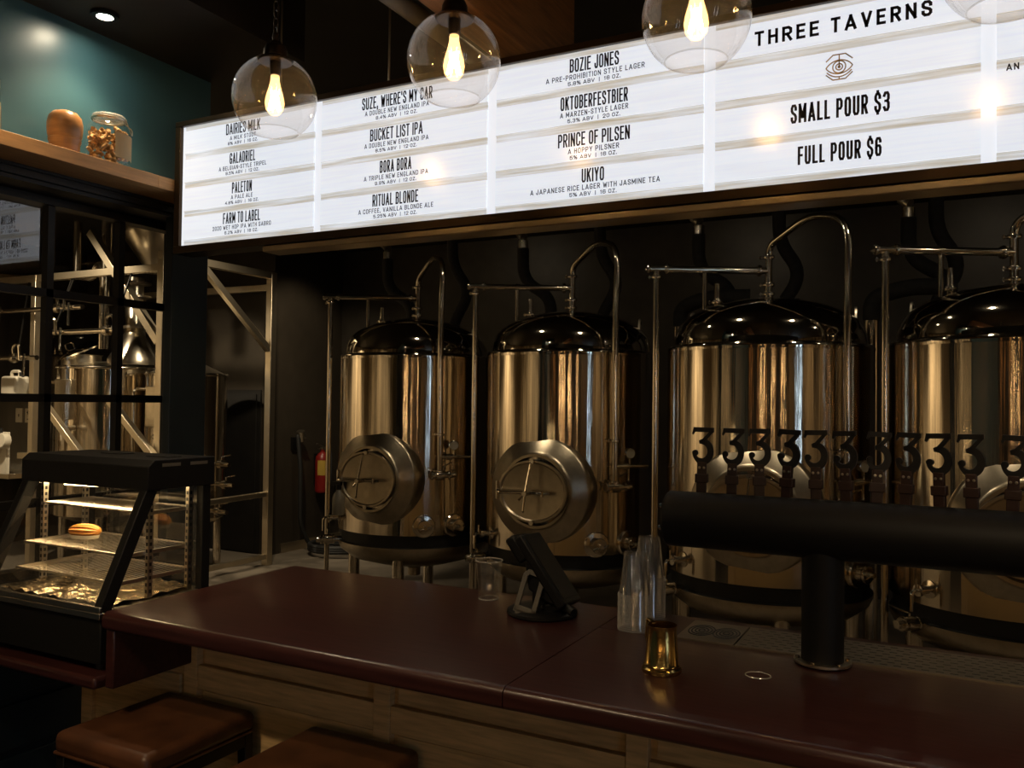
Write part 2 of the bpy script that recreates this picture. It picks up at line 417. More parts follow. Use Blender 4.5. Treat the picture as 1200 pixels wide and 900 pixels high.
GL = {
'A': ([[(0, 0), (.5, 1)], [(.5, 1), (1, 0)], [(.14, .24), (.86, .24)]], 1.25),
'B': ([[(0, 0), (0, 1), (.7, 1), (1, .87), (1, .66), (.75, .53), (0, .53)], [(.75, .53), (1, .4), (1, .13), (.7, 0), (-.0, 0)]], 1),
'C': ([[(1, .74), (1, .86), (.75, 1), (.25, 1), (0, .86), (0, .14), (.25, 0), (.75, 0), (1, .14), (1, .26)]], 1),
'D': ([[(0, 0), (0, 1), (.7, 1), (1, .85), (1, .15), (.7, 0), (0, 0)]], 1),
'E': ([[(1, 1), (0, 1), (0, 0), (1, 0)], [(0, .52), (.85, .52)]], .85),
'F': ([[(1, 1), (0, 1), (0, 0)], [(0, .52), (.85, .52)]], .82),
'G': ([[(1, .77), (1, .86), (.75, 1), (.25, 1), (0, .86), (0, .14), (.25, 0), (.75, 0), (1, .14), (1, .44), (.55, .44)]], 1),
'H': ([[(0, 0), (0, 1)], [(1, 0), (1, 1)], [(0, .52), (1, .52)]], 1),
'I': ([[(.5, 0), (.5, 1)]], 0),
'J': ([[(0, .32), (0, .14), (.25, 0), (.75, 0), (1, .14), (1, 1)]], .8),
'K': ([[(0, 0), (0, 1)], [(1, 1), (.02, .40)], [(.34, .62), (1, 0)]], 1.02),
'L': ([[(0, 1), (0, 0), (1, 0)]], .8),
'M': ([[(0, 0), (0, 1), (.5, .25), (1, 1), (1, 0)]], 1.4),
'N': ([[(0, 0), (0, 1), (1, 0), (1, 1)]], 1.05),
'O': ([[(.5, 0), (.75, 0), (1, .14), (1, .86), (.75, 1), (.25, 1), (0, .86), (0, .14), (.25, 0), (.5, 0)]], 1),
'P': ([[(0, 0), (0, 1), (.7, 1), (1, .87), (1, .58), (.7, .45), (0, .45)]], 1),
'R': ([[(0, 0), (0, 1), (.7, 1), (1, .87), (1, .60), (.7, .47), (0, .47)], [(.5, .47), (1, 0)]], 1),
'S': ([[(1, .76), (1, .86), (.75, 1), (.25, 1), (0, .86), (0, .68), (.2, .57), (.8, .44), (1, .33), (1, .14), (.75, 0), (.25, 0), (0, .14), (0, .24)]], 1),
'T': ([[(0, 1), (1, 1)], [(.5, 1), (.5, 0)]], .95),
'U': ([[(0, 1), (0, .14), (.25, 0), (.75, 0), (1, .14), (1, 1)]], 1),
'V': ([[(0, 1), (.5, 0), (1, 1)]], 1.1),
'W': ([[(0, 1), (.25, 0), (.5, .8), (.75, 0), (1, 1)]], 1.6),
'X': ([[(0, 0), (1, 1)], [(0, 1), (1, 0)]], 1.05),
'Y': ([[(0, 1), (.5, .45), (1, 1)], [(.5, .45), (.5, 0)]], 1.05),
'Z': ([[(0, 1), (1, 1), (0, 0), (1, 0)]], .9),
'1': ([[(.1, .80), (.7, 1), (.7, 0)]], .45),
'2': ([[(0, .72), (0, .86), (.25, 1), (.75, 1), (1, .86), (1, .62), (0, 0), (1, 0)]], 1),
'3': ([[(0, .84), (.25, 1), (.75, 1), (1, .87), (1, .65), (.75, .53), (.35, .53)], [(.75, .53), (1, .4), (1, .14), (.75, 0), (.25, 0), (0, .16)]], 1),
'4': ([[(.75, 0), (.75, 1), (0, .28), (1, .28)]], 1.02),
'5': ([[(1, 1), (.05, 1), (0, .52), (.25, .6), (.75, .6), (1, .46), (1, .14), (.75, 0), (.25, 0), (0, .16)]], 1),
'6': ([[(1, .80), (1, .86), (.75, 1), (.25, 1), (0, .86), (0, .14), (.25, 0), (.75, 0), (1, .14), (1, .44), (.75, .56), (.25, .56), (0, .46)]], 1),
'8': ([[(.3, .53), (0, .66), (0, .87), (.25, 1), (.75, 1), (1, .87), (1, .66), (.7, .53), (1, .40), (1, .13), (.75, 0), (.25, 0), (0, .13), (0, .40), (.3, .53), (.7, .53)]], 1),
'9': ([[(0, .2), (0, .14), (.25, 0), (.75, 0), (1, .14), (1, .86), (.75, 1), (.25, 1), (0, .86), (0, .56), (.25, .44), (.75, .44), (1, .54)]], 1),
'%': ([[(.15, 0), (.85, 1)], [(0, .62), (0, 1), (.32, 1), (.32, .62), (0, .62)], [(.68, 0), (.68, .38), (1, .38), (1, 0), (.68, 0)]], 1.4),
'|': ([[(.5, -.1), (.5, 1.05)]], 0), '-': ([[(0, .48), (1, .48)]], .45), '.': ([[(.5, -.02), (.5, .09)]], 0),
',': ([[(.5, .08), (.3, -.16)]], .1), "'": ([[(.5, .78), (.5, 1.02)]], 0),
}
GL['0'] = GL['O']; GL['$'] = (GL['S'][0] + [[(.5, 1.0), (.5, 1.14)], [(.5, 0), (.5, -.14)]], 1)
def split_sharp(strokes, sx, sy):
    out = []
    for pl in strokes:
        cur = [pl[0]]
        for i in range(1, len(pl)):
            cur.append(pl[i])
            if i < len(pl) - 1:
                a = Vector(((pl[i][0] - pl[i - 1][0]) * sx, (pl[i][1] - pl[i - 1][1]) * sy)).normalized()
                b = Vector(((pl[i + 1][0] - pl[i][0]) * sx, (pl[i + 1][1] - pl[i][1]) * sy)).normalized()
                if a.dot(b) < 0.05:
                    out.append(cur); cur = [pl[i]]
        out.append(cur)
    return out
def text(mb, s, cx, z, y, width, height, stroke=0.17, gap=0.16, depth=0.0012):
    # lettering cut from flat strokes, standing in a plane facing -Y: centred on cx, baseline z
    t = stroke * height
    nw = sum(GL[c][1] for c in s if c != ' '); sp = s.count(' '); ng = sum(1 for c in s if c != ' ')
    fixed = ng * t + (len(s) - 1) * gap * height + sp * height * 0.09
    W = max(0.001, (width - fixed) / (nw + 0.25 * sp))
    x = cx - width / 2
    for c in s:
        if c == ' ':
            x += height * 0.09 + 0.25 * W + gap * height; continue
        strokes, gw = GL[c]
        for pl in split_sharp(strokes, gw * W, height):
            pts = [Vector((x + t / 2 + u * gw * W, z + t / 2 + v * (height - t))) for u, v in pl]
            N = len(pts); Lp = []; Rp = []
            for i in range(N):
                if i == 0: d = (pts[1] - pts[0]).normalized(); k = 1
                elif i == N - 1: d = (pts[-1] - pts[-2]).normalized(); k = 1
                else:
                    a = (pts[i] - pts[i - 1]).normalized(); b = (pts[i + 1] - pts[i]).normalized()
                    d = a + b; d = d.normalized() if d.length > 1e-6 else a; k = min(1.9, 1 / max(0.4, a.dot(d)))
                n = Vector((-d.y, d.x)) * t / 2 * k
                e = Vector((0, 0))
                if i == 0: e = -d * t / 2
                if i == N - 1: e = d * t / 2
                Lp.append(pts[i] + n + e); Rp.append(pts[i] - n + e)
            vs = []
            for i in range(N): vs += [(Lp[i].x, y - depth, Lp[i].y), (Rp[i].x, y - depth, Rp[i].y)]
            mb.add(vs, [(2 * i, 2 * i + 1, 2 * i + 3, 2 * i + 2) for i in range(N - 1)])
        x += t + gw * W + gap * height
# ---------------------------------------------------------------- the room
struct(MB().box(-10, 6.2, 2.7, 8.3, -0.1, 0.0).box(-10, -3.2, -6.2, 2.7, -0.1, 0.0).build('floor', 'concrete', smooth=False))
struct(MB().box(-3.2, 6.2, -6.2, 2.7, -0.1, 0.0).build('floor_dining', 'darkfloor', smooth=False))
struct(MB().box(-10, 6.2, -6.2, 8.3, 3.45, 3.55).build('ceiling', 'black', smooth=False))
struct(MB().box(-10, 6.2, 8.1, 8.3, 0, 3.45).build('wall_back', 'backwall', smooth=False))
struct(MB().box(6.0, 6.2, -6.2, -3.2, 0, 3.45).box(6.0, 6.2, -1.2, 8.1, 0, 3.45).box(6.0, 6.2, -3.2, -1.2, 2.5, 3.45).build('wall_right', 'tanwall', smooth=False))
struct(MB().box(-10, 6.0, -6.2, -6.0, 0, 3.45).build('wall_front', 'slatwall', smooth=False))
struct(MB().box(-10, -9.6, -6.0, 5.4, 0, 3.45).build('wall_brewhouse_left', 'tanwall', smooth=False))
struct(MB().box(-10, -9.6, 5.4, 6.95, 0, 3.45).build('wall_brewhouse_corner', 'brewwall', smooth=False))
struct(MB().box(-9.6, -6.5, 6.95, 7.1, 0, 3.45).build('wall_alcove', 'brewwall', smooth=False))
struct(MB().box(-7.75, -6.66, 6.93, 6.949, 0, 1.78).box(-7.70, -6.71, 6.915, 6.93, 0.02, 1.73).build('door_2', 'black', smooth=False))
struct(MB().box(-6.6, -6.5, 7.1, 8.1, 0, 3.45).build('wall_brewery_side', 'brewwall', smooth=False))
struct(MB().box(-6.5, -6.485, 7.1, 8.1, 0, 0.10).build('baseboard_brewery', 'frame_steel', smooth=False))
struct(MB().box(-9.6, -3.2, -1.2, -1.05, 0, 3.45).build('wall_brewhouse_front', 'tanwall', smooth=False))

# window wall between the dining room and the brewhouse (teal above the shelf)
mb = MB().box(-3.24, -3.0, -6.0, 2.772, 2.53, 3.45)
mb.box(-3.24, -3.0, -6.0, 0.80, 0, 2.53)
mb.build('wall_left', 'teal', smooth=False)
struct(bpy.data.objects['wall_left'])
mb = MB().box(-3.24, -3.0, 0.80, 2.68, 0.0, 0.98)
for k in range(5): mb.box(-3.0, -2.985, 0.80, 2.60, 0.04 + k * 0.19, 0.20 + k * 0.19)
struct(mb.build('wall_left_lower', 'navy', bevel=0.004))
struct(MB().box(-3.04, -2.995, 2.572, 2.772, 0, 2.528).box(-3.25, -3.04, 2.74, 2.772, 0, 2.528).build('trim_1', 'navy', bevel=0.004))
mb = MB()
for y0, y1, z0, z1 in ((0.8, 2.74, 2.47, 2.53),): mb.box(-3.24, -3.0, y0, y1, z0, z1)
mb.box(-3.03, -2.985, 0.8, 2.68, 2.485, 2.50); mb.box(-3.03, -2.99, 0.8, 2.68, 2.515, 2.528)
struct(mb.build('trim_2', 'blackmetal', smooth=False), 'dark stepped casing above the steel window')

# steel-framed window with its panes
win = struct(thing('window_1', None, None, (-3.18, 1.7, 0.98)))
mb = MB()
ys = [0.80, 1.16, 1.483, 1.806, 2.129, 2.452, 2.74]; zs = [0.98, 1.27, 1.68, 2.095, 2.47]
mb.box(-0.035, 0.035, -0.90, -0.87, 0, 1.48); mb.box(-0.035, 0.06, 1.02, 1.04, 0, 1.48)
for y in ys[1:-1]: mb.box(-0.018, 0.018, y - 1.7 - 0.014, y - 1.7 + 0.014, 0, 1.48)
for z in zs[1:-1]: mb.box(-0.018, 0.018, -0.9, 1.03, z - 0.98 - 0.016, z - 0.98 + 0.016)
mb.box(-0.035, 0.035, -0.9, 1.03, 0, 0.04); mb.box(-0.035, 0.035, -0.9, 1.03, 1.46, 1.49)
mb.build('window_frame', 'blackmetal', win, smooth=False)
MB().add([(-0.008, -0.9, 0.02), (-0.008, 1.03, 0.02), (-0.008, 1.03, 1.47), (-0.008, -0.9, 1.47)], [(0, 1, 2, 3)]).build('window_glass', 'pane', win, smooth=False)

# dining room behind the camera: glowing door, slats and tubes added for tank streaks
door = struct(thing('added_glow_door', None, None, (6.05, -2.2, 0)))
mb = MB()
for a, b in ((-1.0, -0.92), (-0.06, 0.06), (0.92, 1.0)): mb.box(-0.04, 0.04, a, b, 0, 2.5)
for z in (0.0, 2.05, 2.42): mb.box(-0.04, 0.04, -1, 1, z, z + 0.12 if z < 2.4 else 2.5)
mb.box(-0.03, 0.03, 0.34, 0.92, 0, 2.5); mb.box(-0.03, 0.03, -0.70, -0.06, 0, 2.5)
mb.build('door_frame', 'blackmetal', door, smooth=False)
MB().box(0.0, 0.02, 0.06, 0.34, 0.12, 2.42).box(0.0, 0.02, -0.92, -0.70, 0.12, 2.42).build('added_glow_pane', 'blue_glow_glass', door, smooth=False)  # unseen glowing panes added for the cool tank streak
MB().tube(bend([(-0.05, -0.12, 0.9), (-0.10, -0.12, 0.9), (-0.10, -0.12, 1.3), (-0.05, -0.12, 1.3)], 0.03), 0.012).build('door_handle', 'steel', door)
mb = MB()
for x_ in (-2.5, -1.0, 0.5, 2.4, 4.2): mb.box(x_, x_ + 0.22, -6.0, -5.95, 0.1, 3.2)
struct(mb.build('trim_3', 'slat', bevel=0.005))  # unseen slats added and spaced to streak the tanks
sc0 = None  # unseen tube lights added to put warm streaks in the tanks
for (x_, lab) in ((-0.35, 'upright warm tube sconce on the far dining wall reflected in the tanks'),) * 1 + tuple((q_, 'upright warm tube sconce on the far dining wall reflected in the tanks') for q_ in (0.35, 2.0, 4.6)):
    if sc0 is None:
        sc0 = thing('added_wall_tube', lab, 'added light', (x_, -5.93, 1.35), group='added tube lights on the unseen dining wall')
        MB().cyl((0, 0, 0.04), (0, 0, 1.06), 0.022, 16).build('tube', 'glow', sc0)
        MB().cyl((0, 0, 0), (0, 0, 0.04), 0.03, 16).cyl((0, 0, 1.06), (0, 0, 1.10), 0.03, 16).box(-0.02, 0.02, -0.07, -0.02, 0.0, 1.10).build('bracket', 'bronze', sc0)
    else: dup(sc0, (x_, -5.93, 1.35), lab)
# overhead timber beam and steel rail
struct(MB().box(-1.53, -1.385, 0.6, 3.20, 2.98, 3.45).build('trim_4', 'brown', bevel=0.004), 'brown timber beam on the ceiling behind the middle pendant')
t = MB().cyl((-1.655, 0.8, 3.03), (-1.655, 3.1, 3.03), 0.032)
for y in (1.0, 2.0, 3.0): t.cyl((-1.655, y, 3.03), (-1.655, y, 3.45), 0.008, 8)
tag(t.build('ceiling_pipe', 'grey'), 'dark pipe under the ceiling running beside the brown timber beam', 'pipe')

struct(MB().box(-3.0, -2.45, 0.0, 2.772, 3.125, 3.45).build('trim_5', 'black', smooth=False))
# downlights: black ring + glowing lens
def downlight(loc, label, group=None, zc=3.45):
    r = thing('ceiling_downlight', label, 'ceiling light', loc, group=group)
    MB().lathe([(0.03, 0.0), (0.05, 0.0), (0.05, zc - loc[2]), (0.0, zc - loc[2])], 20).lathe([(0.0, 0.02), (0.03, 0.02), (0.03, 0.0)], 20).build('housing', 'blackmetal', r)
    MB().lathe([(0.0, 0.004), (0.029, 0.004)][::-1] + [], 20).build('lens', 'lamp_face', r)
    return r
dl = downlight((-2.82, 2.09, 3.11), 'glowing ceiling downlight above the shelf on the teal wall', zc=3.126)
first = None
for (x, y) in DINING:
    if first is None:
        first = downlight((x, y, 3.40), 'ceiling downlight over the seating area reflected in the tank domes', 'downlights over the seating area')
    else:
        dup(first, (x, y, 3.40), 'ceiling downlight over the seating area reflected in the tank domes')

first = None
for (x, y) in BREW:
    if first is None: first = downlight((x, y, 3.40), 'ceiling downlight over the tanks seen as a bright star in the domes', 'downlights over the tanks')
    else: dup(first, (x, y, 3.40), 'ceiling downlight over the tanks seen as a bright star in the domes')
# oak shelf and the three things standing on it
sh = thing('wall_shelf', 'long oak shelf on the teal wall above the steel window', 'shelf', (-2.9, 1.7, 2.527))
MB().box(-0.1, 0.083, -1.3, 0.895, 0, 0.05).build('shelf_board', 'shelf', sh, bevel=0.002)
MB().box(0.083, 0.0845, 0.645, 0.895, 0.001, 0.049).build('end_block', 'shelf', sh)
pot = MB().lathe([(0, 0), (0.046, 0), (0.050, 0.006), (0.051, 0.035), (0.055, 0.042), (0.0555, 0.05), (0.053, 0.053), (0.057, 0.06), (0.060, 0.085), (0.060, 0.11), (0.055, 0.132), (0.042, 0.148), (0.021, 0.156), (0, 0.157)], 32).build('wooden_pot', 'wood_turned', loc=(-2.885, 1.985, 2.577))
tag(pot, 'rounded turned-wood pot on the shelf, left of the jar of corks', 'wooden pot')
jar = thing('glass_jar', 'clip-top glass jar of corks on the shelf, right of the wooden pot', 'jar', (-2.885, 2.165, 2.577), radians(58))
MB().lathe([(0, 0), (0.074, 0), (0.080, 0.006), (0.081, 0.02), (0.081, 0.125), (0.076, 0.145), (0.062, 0.16), (0.055, 0.168), (0.055, 0.178)], 32).build('jar_glass', 'glass', jar)
MB().lathe([(0.0, 0.197), (0.03, 0.196), (0.056, 0.192), (0.06, 0.187), (0.06, 0.181), (0.056, 0.179), (0, 0.179)], 32).build('jar_lid', 'plastic_rim', jar)
MB().torus(0.059, 0.004, (0, 0, 0.176)).tube(bend([(0.06, 0, 0.17), (0.085, 0, 0.15), (0.084, 0, 0.125), (0.06, 0, 0.19)], 0.01), 0.002, 6).build('wire_clip', 'steel', jar)
mb = MB()
rnd = random.Random(3)
for k in range(130):
    a = rnd.uniform(0, 2 * pi); rr = 0.070 * sqrt(rnd.uniform(0.25, 1)); z = rnd.uniform(0.012, 0.135)
    d = Vector((rnd.uniform(-1, 1), rnd.uniform(-1, 1), rnd.uniform(-1, 1))).normalized() * 0.009
    p = Vector((cos(a) * rr, sin(a) * rr, z))
    mb.tube([p - d, p + d], 0.0072, 8)
o = mb.build('corks', 'cork', jar); o['kind'] = 'stuff'
lab = MB()
lab.add([(0.0825 * cos(a), 0.0825 * sin(a), z) for a in [radians(-78 + i * 10) for i in range(9)] for z in (0.02, 0.115)], [(2 * i, 2 * i + 2, 2 * i + 3, 2 * i + 1) for i in range(8)])
lab.build('jar_label', 'paper', jar)
jar2 = thing('storage_jar', 'tall glass storage jar at the left end of the shelf, cut by the photo edge', 'jar', (-2.885, 1.69, 2.577))
MB().lathe([(0, 0), (0.052, 0), (0.056, 0.006), (0.056, 0.13), (0.05, 0.145), (0.044, 0.15)], 28).build('jar_glass', 'glass', jar2)
MB().lathe([(0, 0.185), (0.04, 0.183), (0.048, 0.176), (0.048, 0.150), (0, 0.150)], 28).build('jar_lid', 'bronze', jar2)
MB().lathe([(0, 0.004), (0.05, 0.004), (0.05, 0.10), (0, 0.105)], 24).build('jar_filling', 'paper', jar2)

# ---------------------------------------------------------------- the bar
top = thing('bar_counter', 'dark mahogany bar top running the length of the tap room', 'bar top', (-0.86, 2.04, 1.02))
def nose(y0, y1, r0, r1):
    P = []
    def q(cy, cz, r, a0, a1):
        for i in range(7):
            a = radians(a0 + (a1 - a0) * i / 6); P.append((cy + r * cos(a), cz + r * sin(a)))
    q(y1 - r1, 0.05 - r1, r1, 0, 90); q(y0 + r0, 0.05 - r0, r0, 90, 180); q(y0 + r0 * 0.7, r0 * 0.7, r0 * 0.7, 180, 270); q(y1 - r1, r1, r1, 270, 360)
    return P
fx_ = lambda u, v, d: Vector((d, u, v))
MB().prism(nose(-0.405, 0.405, 0.020, 0.008), fx_, -1.30, -0.0012).build('top_board', 'mahogany', top)
MB().prism(nose(-0.405, 0.16, 0.020, 0.002), fx_, 0.0012, 3.2).box(0.0012, 0.215, 0.1605, 0.402, 0.001, 0.05).box(0.215, 3.2, 0.362, 0.405, 0.001, 0.05).build('top_board', 'mahogany', top)
MB().box(-1.297, -1.262, -0.395, 0.395, -0.168, 0.002).build('end_panel', 'mahogany', top, bevel=0.006)

base = thing('panelled_cabinet', 'pale oak panelled bar front beneath the mahogany bar top', 'bar front', (-0.86, 1.94, 0))
mb = MB()
sx = [-2.125 + 0.735 * k for k in range(7)]
MB().box(-1.265, 3.2, 0.014, 0.032, 0.1, 1.02).box(-1.265, 3.2, 0.40, 0.42, 0.1, 1.02).box(-1.265, -1.247, 0.0, 0.42, 0.1, 1.02).build('carcass', 'oak', base, smooth=False)
for x in sx: MB().box(x + 0.86 - 0.0275, x + 0.86 + 0.0275, -0.012, 0.014, 0.1, 1.02).build('stile', 'oak', base, bevel=0.002)
for k in range(6):
    a, b = sx[k] + 0.86 + 0.0285, sx[k + 1] + 0.86 - 0.0285
    MB().box(a, b, -0.008, 0.014, 0.775, 0.850).build('rail', 'oak_h', base, bevel=0.002)
    MB().box(a + 0.016, b - 0.004, 0.004, 0.014, 0.856, 1.015).build('upper_panel', 'oak_h', base, bevel=0.002)
    MB().box(a + 0.016, b - 0.004, 0.004, 0.014, 0.19, 0.769).build('lower_panel', 'oak_h', base, bevel=0.002)
    MB().box(a, b, -0.008, 0.014, 0.1, 0.185).build('rail', 'oak_h', base, bevel=0.002)
MB().box(-1.265, 3.2, 0.03, 0.40, 0, 0.1).build('plinth', 'blackmetal', base, smooth=False)

low = thing('low_counter', 'lower mahogany counter left of the bar, under the pastry case', 'counter', (-2.58, 2.0, 0.85))
MB().box(-0.40, 0.418, -0.385, 0.36, 0, 0.036).build('counter_board', 'mahogany', low, bevel=0.012, seg=3)
MB().box(-0.05, 0.415, -0.06, 0.30, -0.85, 0.0).build('oak_support', 'oak', low, bevel=0.002)
MB().box(-0.06, -0.005, -0.075, -0.06, -0.85, 0.0).box(-0.05, 0.41, -0.075, -0.06, -0.10, -0.04).build('trim_frame', 'oak', low, bevel=0.002)

# drip tray let into the back of the bar
tray = thing('drip_tray', 'stainless drip tray with slotted grates let into the bar behind the tap tower', 'drip tray', (-0.645, 2.20, 1.045))
MB().box(0.0, 2.98, 0, 0.202, 0, 0.004).box(0, 0.004, 0, 0.202, 0, 0.028).box(2.976, 2.98, 0, 0.202, 0, 0.028).box(0, 2.98, 0, 0.004, 0, 0.028).box(0, 2.98, 0.198, 0.202, 0, 0.028).build('pan', 'tray_steel', tray, smooth=False)
def grate(x0, x1, style):
    mb = MB()
    mb.box(x0, x1, 0.002, 0.200, 0.024, 0.029)
    mb.mi = 1
    if style == 'slots':
        ny = 8; nx = int((x1 - x0) / 0.030)
        for j in range(ny):
            for i in range(nx):
                cx = x0 + 0.018 + i * 0.030 + (0.015 if j % 2 else 0); cy = 0.018 + j * 0.0232
                if cx < x1 - 0.014: mb.box(cx - 0.0085, cx + 0.0085, cy - 0.0028, cy + 0.0028, 0.0285, 0.0292)
    else:
        for c in (x0 + (x1 - x0) * 0.28, x0 + (x1 - x0) * 0.73):
            for R in (0.008, 0.017, 0.026, 0.034): mb.torus(R, 0.0019, (c, 0.10, 0.0287), n=24, k=6, sy=1.6)
    return mb.build('grate', ['tray_steel', 'rubber'], tray, smooth=False)
grate(0.005, 0.152, 'round')
for k in range(4): grate(0.156 + k * 0.705, 0.156 + (k + 1) * 0.705 - 0.004, 'slots')

# tap tower
tower = thing('tap_tower', 'black pipe draught tower with a row of numeral tap handles', 'tap tower', (-0.272, 2.165, 1.0745))
MB().lathe([(0, 0), (0.066, 0), (0.066, 0.006), (0.0, 0.006)], 36).build('flange', 'steel', tower)
for k in range(6):
    a = radians(60 * k + 15)
    MB().lathe([(0, 0.012), (0.005, 0.011), (0.006, 0.006), (0.006, 0.006)], 10, (0.057 * cos(a), 0.057 * sin(a), 0)).build('bolt', 'polish', tower)
MB().cyl((0, 0, 0.006), (0, 0, 0.30), 0.0485, 36).build('column', 'powder', tower)
MB().tube([(-0.372, 0, 0.3165), (2.6, 0, 0.3165)], 0.071, 40).build('cross_tube', 'powder', tower)
ec = MB().lathe([(0, 0.012), (0.066, 0.012), (0.071, 0.006), (0.071, 0.0)], 40, (-0.372, 0, 0.3165), (-1, 0, 0)).build('end_cap', 'powder', tower)
for a in range(0, 360, 60):
    MB().lathe([(0, 0.010), (0.005, 0.009), (0.007, 0.004), (0.007, 0.0)], 10, (-0.384, 0.055 * cos(radians(a + 20)), 0.3165 + 0.055 * sin(radians(a + 20))), (-1, 0, 0)).build('cap_bolt', 'polish', ec)
# numeral outline, unit height
P3 = [(0.00, 0.80), (0.06, 0.93), (0.80, 0.93)]
def numeral(mb, h, th):
    fn = lambda u, v, d: (u * h * 0.74 - 0.30 * h, d, v * h)
    mb.strip([(0.03, 0.80), (0.10, 0.935)], [0.06, 0.12], fn, -th, th)
    mb.strip([(0.05, 0.935), (0.82, 0.935)], 0.13, fn, -th, th)
    mb.strip([(0.76, 0.91), (0.36, 0.56)], [0.10, 0.13], fn, -th, th)
    pts = []; ws = []
    for i in range(25):
        a = radians(112 - i * 292 / 24)
        pts.append((0.40 + 0.315 * cos(a), 0.315 + 0.285 * sin(a)))
        t = i / 24
        ws.append(0.10 + 0.13 * sin(pi * min(1, t * 1.15)) ** 0.8 if t < 0.87 else 0.12)
    mb.strip(pts, ws, fn, -th, th)
    mb.lathe([(0, -th), (0.085 * h, -th), (0.085 * h, th), (0, th)], 16, fn(0.14, 0.27, 0), (0, 1, 0))
hrnd = random.Random(5)
hx = [-0.592, -0.512, -0.440, -0.372, -0.299, -0.227, -0.161, -0.096, -0.021, 0.046, 0.126, 0.20, 0.27, 0.34]
for i, x in enumerate(hx):
    h = thing('tap_handle', None, None, (x + 0.272, 0.088, 0.36))
    h.parent = tower
    h.rotation_euler = (radians(hrnd.uniform(-3, 2)), radians(hrnd.uniform(-2.5, 2.5)), radians(hrnd.uniform(-14, 14)))
    mb = MB()
    mb.box(-0.013, 0.013, -0.009, 0.009, -0.02, 0.05); mb.box(-0.017, 0.017, -0.012, 0.012, 0.045, 0.068); mb.box(-0.012, 0.012, -0.008, 0.008, 0.066, 0.100)
    mb.build('handle_stem', 'leather_dark', h, bevel=0.002)
    for dx in (-0.006, 0.006): MB().lathe([(0, 0.004), (0.003, 0.003), (0.0035, 0.0)], 8, (dx, -0.008, 0.085), (0, -1, 0)).build('rivet', 'steel', h)
    mb = MB(); mb.T = Matrix.Translation((0, 0, 0.098))
    numeral(mb, 0.094, 0.006)
    mb.build('numeral', 'powder_grey', h, smooth=True, ang=30)
    MB().tube(bend([(0, -0.03, -0.03), (0, 0.02, -0.03), (0, 0.035, -0.10)], 0.02), [0.010] * 9, 10).build('faucet', 'polish', h)
# ---------------------------------------------------------------- back-lit menu board
BY = 2.42
bx = [-2.785, -2.075, -1.343, -0.622, 0.085, 0.80, 1.52]
Z0, Z1 = 2.303, 2.790
board = thing('menu_board', 'long back-lit white menu board hung over the bar', 'menu board', (-0.63, BY, Z0))
OX, OZ = 0.63, -Z0
def bl(x): return x + OX
mb = MB()
W0, W1 = bl(bx[0]), bl(bx[-1])
mb.box(W0 - 0.03, W1 + 0.03, 0.0, 0.10, Z1 - Z0, Z1 - Z0 + 0.022)
mb.box(W0 - 0.03, W1 + 0.03, 0.0, 0.10, -0.030, 0.0)
mb.box(W0 - 0.03, W0, 0.0, 0.10, 0.0, Z1 - Z0); mb.box(W1, W1 + 0.03, 0.0, 0.10, 0.0, Z1 - Z0)
mb.build('frame', 'bronze', board, bevel=0.002)
MB().box(W0 + 0.45, W1, 0.004, 0.096, -0.055, -0.031).build('lower_channel', 'channel', board, bevel=0.004)
MB().box(W0, W1, 0.085, 0.099, 0, Z1 - Z0).build('back_panel', 'blackmetal', board, smooth=False)
MB().box(W0, W1, 0.016, 0.08, 0, Z1 - Z0).build('light_box', 'menu_white', board, smooth=False)
ROWS = {
 0: [("DAIRIES MILK", "A MILK STOUT", "8% ABV  |  16 OZ."), ("GALADRIEL", "A BELGIAN-STYLE TRIPEL", "9.5% ABV  |  12 OZ."), ("PALETON", "A PALE ALE", "4.8% ABV  |  16 OZ."), ("FARM TO LABEL", "2020 WET HOP IPA WITH SABRO", "6.2% ABV  |  16 OZ.")],
 1: [("SUZE, WHERE'S MY CAR", "A DOUBLE NEW ENGLAND IPA", "8.4% ABV  |  12 OZ."), ("BUCKET LIST IPA", "A DOUBLE NEW ENGLAND IPA", "8.5% ABV  |  12 OZ."), ("BORA BORA", "A TRIPLE NEW ENGLAND IPA", "9.9% ABV  |  12 OZ."), ("RITUAL BLONDE", "A COFFEE, VANILLA BLONDE ALE", "5.25% ABV  |  12 OZ.")],
 2: [("BOZIE JONES", "A PRE-PROHIBITION STYLE LAGER", "5.8% ABV  |  16 OZ."), ("OKTOBERFESTBIER", "A MARZEN-STYLE LAGER", "5.3% ABV  |  20 OZ."), ("PRINCE OF PILSEN", "A HOPPY PILSNER", "5% ABV  |  16 OZ."), ("UKIYO", "A JAPANESE RICE LAGER WITH JASMINE TEA", "5% ABV  |  16 OZ.")],
}
RH = (Z1 - Z0) / 4.16
CXO = {0: -0.02, 1: -0.015, 2: 0.0, 3: 0.0, 4: 0.0, 5: 0.0}
